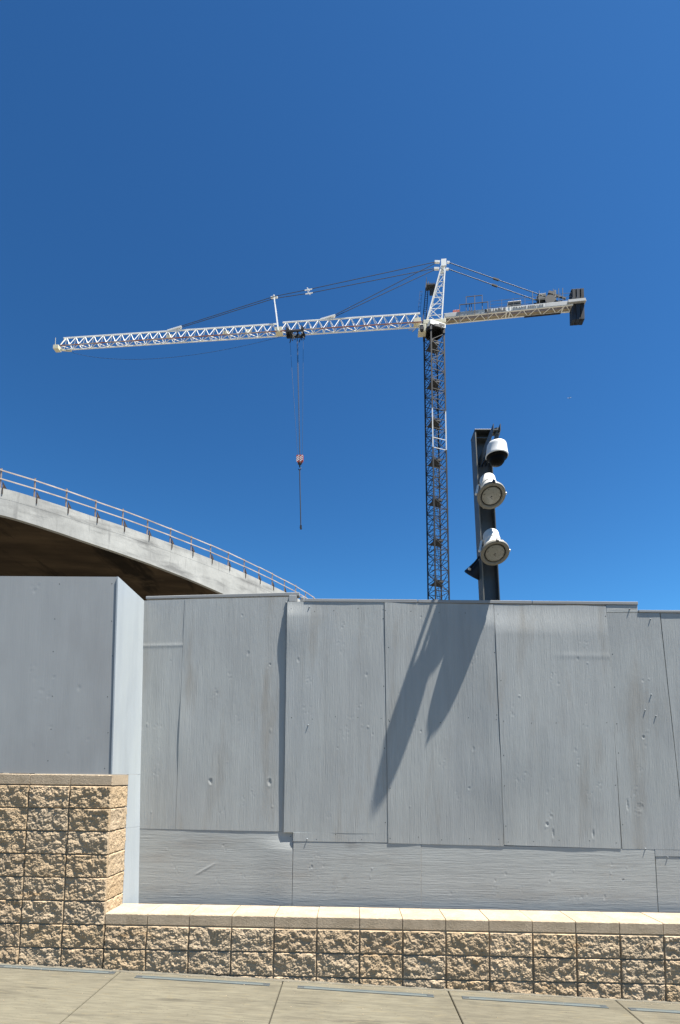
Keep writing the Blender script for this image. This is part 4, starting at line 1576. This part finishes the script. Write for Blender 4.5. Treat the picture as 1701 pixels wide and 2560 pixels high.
    for s in (21.0, 22.5):
        mb.bar(J(s, .1, 72.1), J(s - .5, .25, 71.0), .12)
        mb.bar(J(s, .1, 72.1), J(s + .45, -.2, 70.9), .12)
        mb.bar(J(s, -.1, 72.1), J(s, -.1, 71.2), .16)
    mb.hexa([J(s, n, z) for z in (72.0, 72.75) for s, n in ((23.5, .35), (22.5, .35), (22.5, -.45), (23.5, -.45))])
    mb.build('trolley', M['machine'], t, b)
    hs, hz = 20.9, 51.6
    for s_t, s_b in ((22.95, 21.25), (21.78, 20.95), (21.66, 20.87), (20.75, 20.5)):
        pend('hoist_rope', [J(s_t, 0, 71.7), J(s_b, 0, hz - .1)], .035 if 21 < s_t < 22 else .022)
    pend('trolley_rope', [J(61.0 - (61.0 - 24.0) * u, -.1, jz(30) - .35 - 2.6 * (1 - (2 * u ** .8 - 1) ** 2)) for u in [k / 24 for k in range(25)]], .022)
    # hook block with hazard stripes
    mb = MB()
    for side_ in (0, 1):
        x0 = -.52 + side_ * .54
        poly = [(x0, 0), (x0 + .5, 0), (x0 + .5, -.85 if side_ else -1.25), (x0 + .25, -1.25), (x0, -1.25 if side_ else -.85)]
        if side_ == 0:
            poly = [(x0, 0), (x0 + .5, 0), (x0 + .5, -1.25), (x0 + .25, -1.2), (x0, -.85)]
        else:
            poly = [(x0, 0), (x0 + .5, 0), (x0 + .5, -.85), (x0 + .25, -1.2), (x0, -1.25)]
        k = len(poly)
        vs = [J(hs - p, .26, hz + q) for p, q in poly] + [J(hs - p, -.26, hz + q) for p, q in poly]
        mb.add(vs, [tuple(range(k)), tuple(range(2 * k - 1, k - 1, -1))] + [(i, (i + 1) % k, k + (i + 1) % k, k + i) for i in range(k)])
    hb = mb.build('hook_block', M['red'], t, b)
    mb = MB()
    for side_ in (0, 1):
        x0 = -.52 + side_ * .54
        for k in range(4):
            z = -.08 - .30 * k
            zz = z - .16
            lo = zz - .28
            if lo < -1.12:
                continue
            mb.add([J(hs - x0 - .01, .275, hz + lo), J(hs - x0 - .01, .275, hz + lo + .15), J(hs - x0 - .49, .275, hz + z + .15 - .08), J(hs - x0 - .49, .275, hz + z - .08)], [(0, 1, 2, 3)])
    sub(hb, mb, 'white_stripes', M['stripe_white'], b)
    mb = MB()
    mb.lathe([(0, 0), (.3, -.02), (.3, -.3), (.12, -.36), (.1, -.8), (0, -.82)], J(hs, 0, hz - 1.1), (0, 0, 1), 14)
    hk = [J(hs, 0, hz - 1.9)] + [J(hs - .2 * math.sin(q), 0, hz - 2.15 + .22 * math.cos(q)) for q in [k * PI / 6 for k in range(1, 10)]]
    mb.tube(hk, .06, 6)
    sub(hb, mb, 'hook', M['machine'], b)

    # the sling that hangs from the hook
    sl = empty('lifting_sling', J(hs, 0, hz - 2.3))
    tag(sl, 'long thin dark lifting sling hanging straight down from the striped hook block', 'lifting sling')
    mb = MB()
    mb.tube([J(hs, 0, hz - 2.25), J(hs - .12, 0, 46), J(hs - .36, 0, 40.0)], .085, 6)
    mb.build('sling_leg', M['black'], sl, sl.location)
    mb = MB()
    mb.bar(J(hs - .36, 0, 40.2), J(hs - .37, 0, 39.6), .28)
    mb.bar(J(hs - .2, 0, 39.95), J(hs - .5, 0, 39.6), .12)
    mb.build('sling_hook', M['black'], sl, sl.location)


build_crane()


# ------------------------------------------------------------------ far aeroplane
def build_plane():
    c = Vector((1962.7, 4755.8, 3477.7))
    t = empty('aeroplane', c)
    tag(t, 'tiny distant aeroplane in the blue sky to the right of the crane mast', 'aeroplane')
    d = Vector((1, -.12, .05)).normalized()
    w = Vector((.15, 1, 0)).normalized()
    up = Vector((0, 0, 1))
    mb = MB()
    mb.lathe([(0, -19), (1.4, -17), (2.0, -12), (2.0, 10), (1.2, 17), (.3, 20), (0, 20)], c, d, 12)
    mb.build('fuselage', M['plane'], t, c)
    for s in (-1, 1):
        mb = MB()
        a = [c + d * -3, c + d * 4, c + d * 9 + w * s * 17, c + d * 7 + w * s * 17]
        mb.hexa(a + [p + up * .5 for p in a])
        mb.build('wing', M['plane'], t, c)
    mb = MB()
    a = [c + d * 14 - w * .2, c + d * 19 - w * .2, c + d * 21 + up * 6.5 - w * .2, c + d * 18.5 + up * 6.5 - w * .2]
    mb.hexa(a + [p + w * .4 for p in a])
    mb.build('tail_fin', M['plane'], t, c)


build_plane()
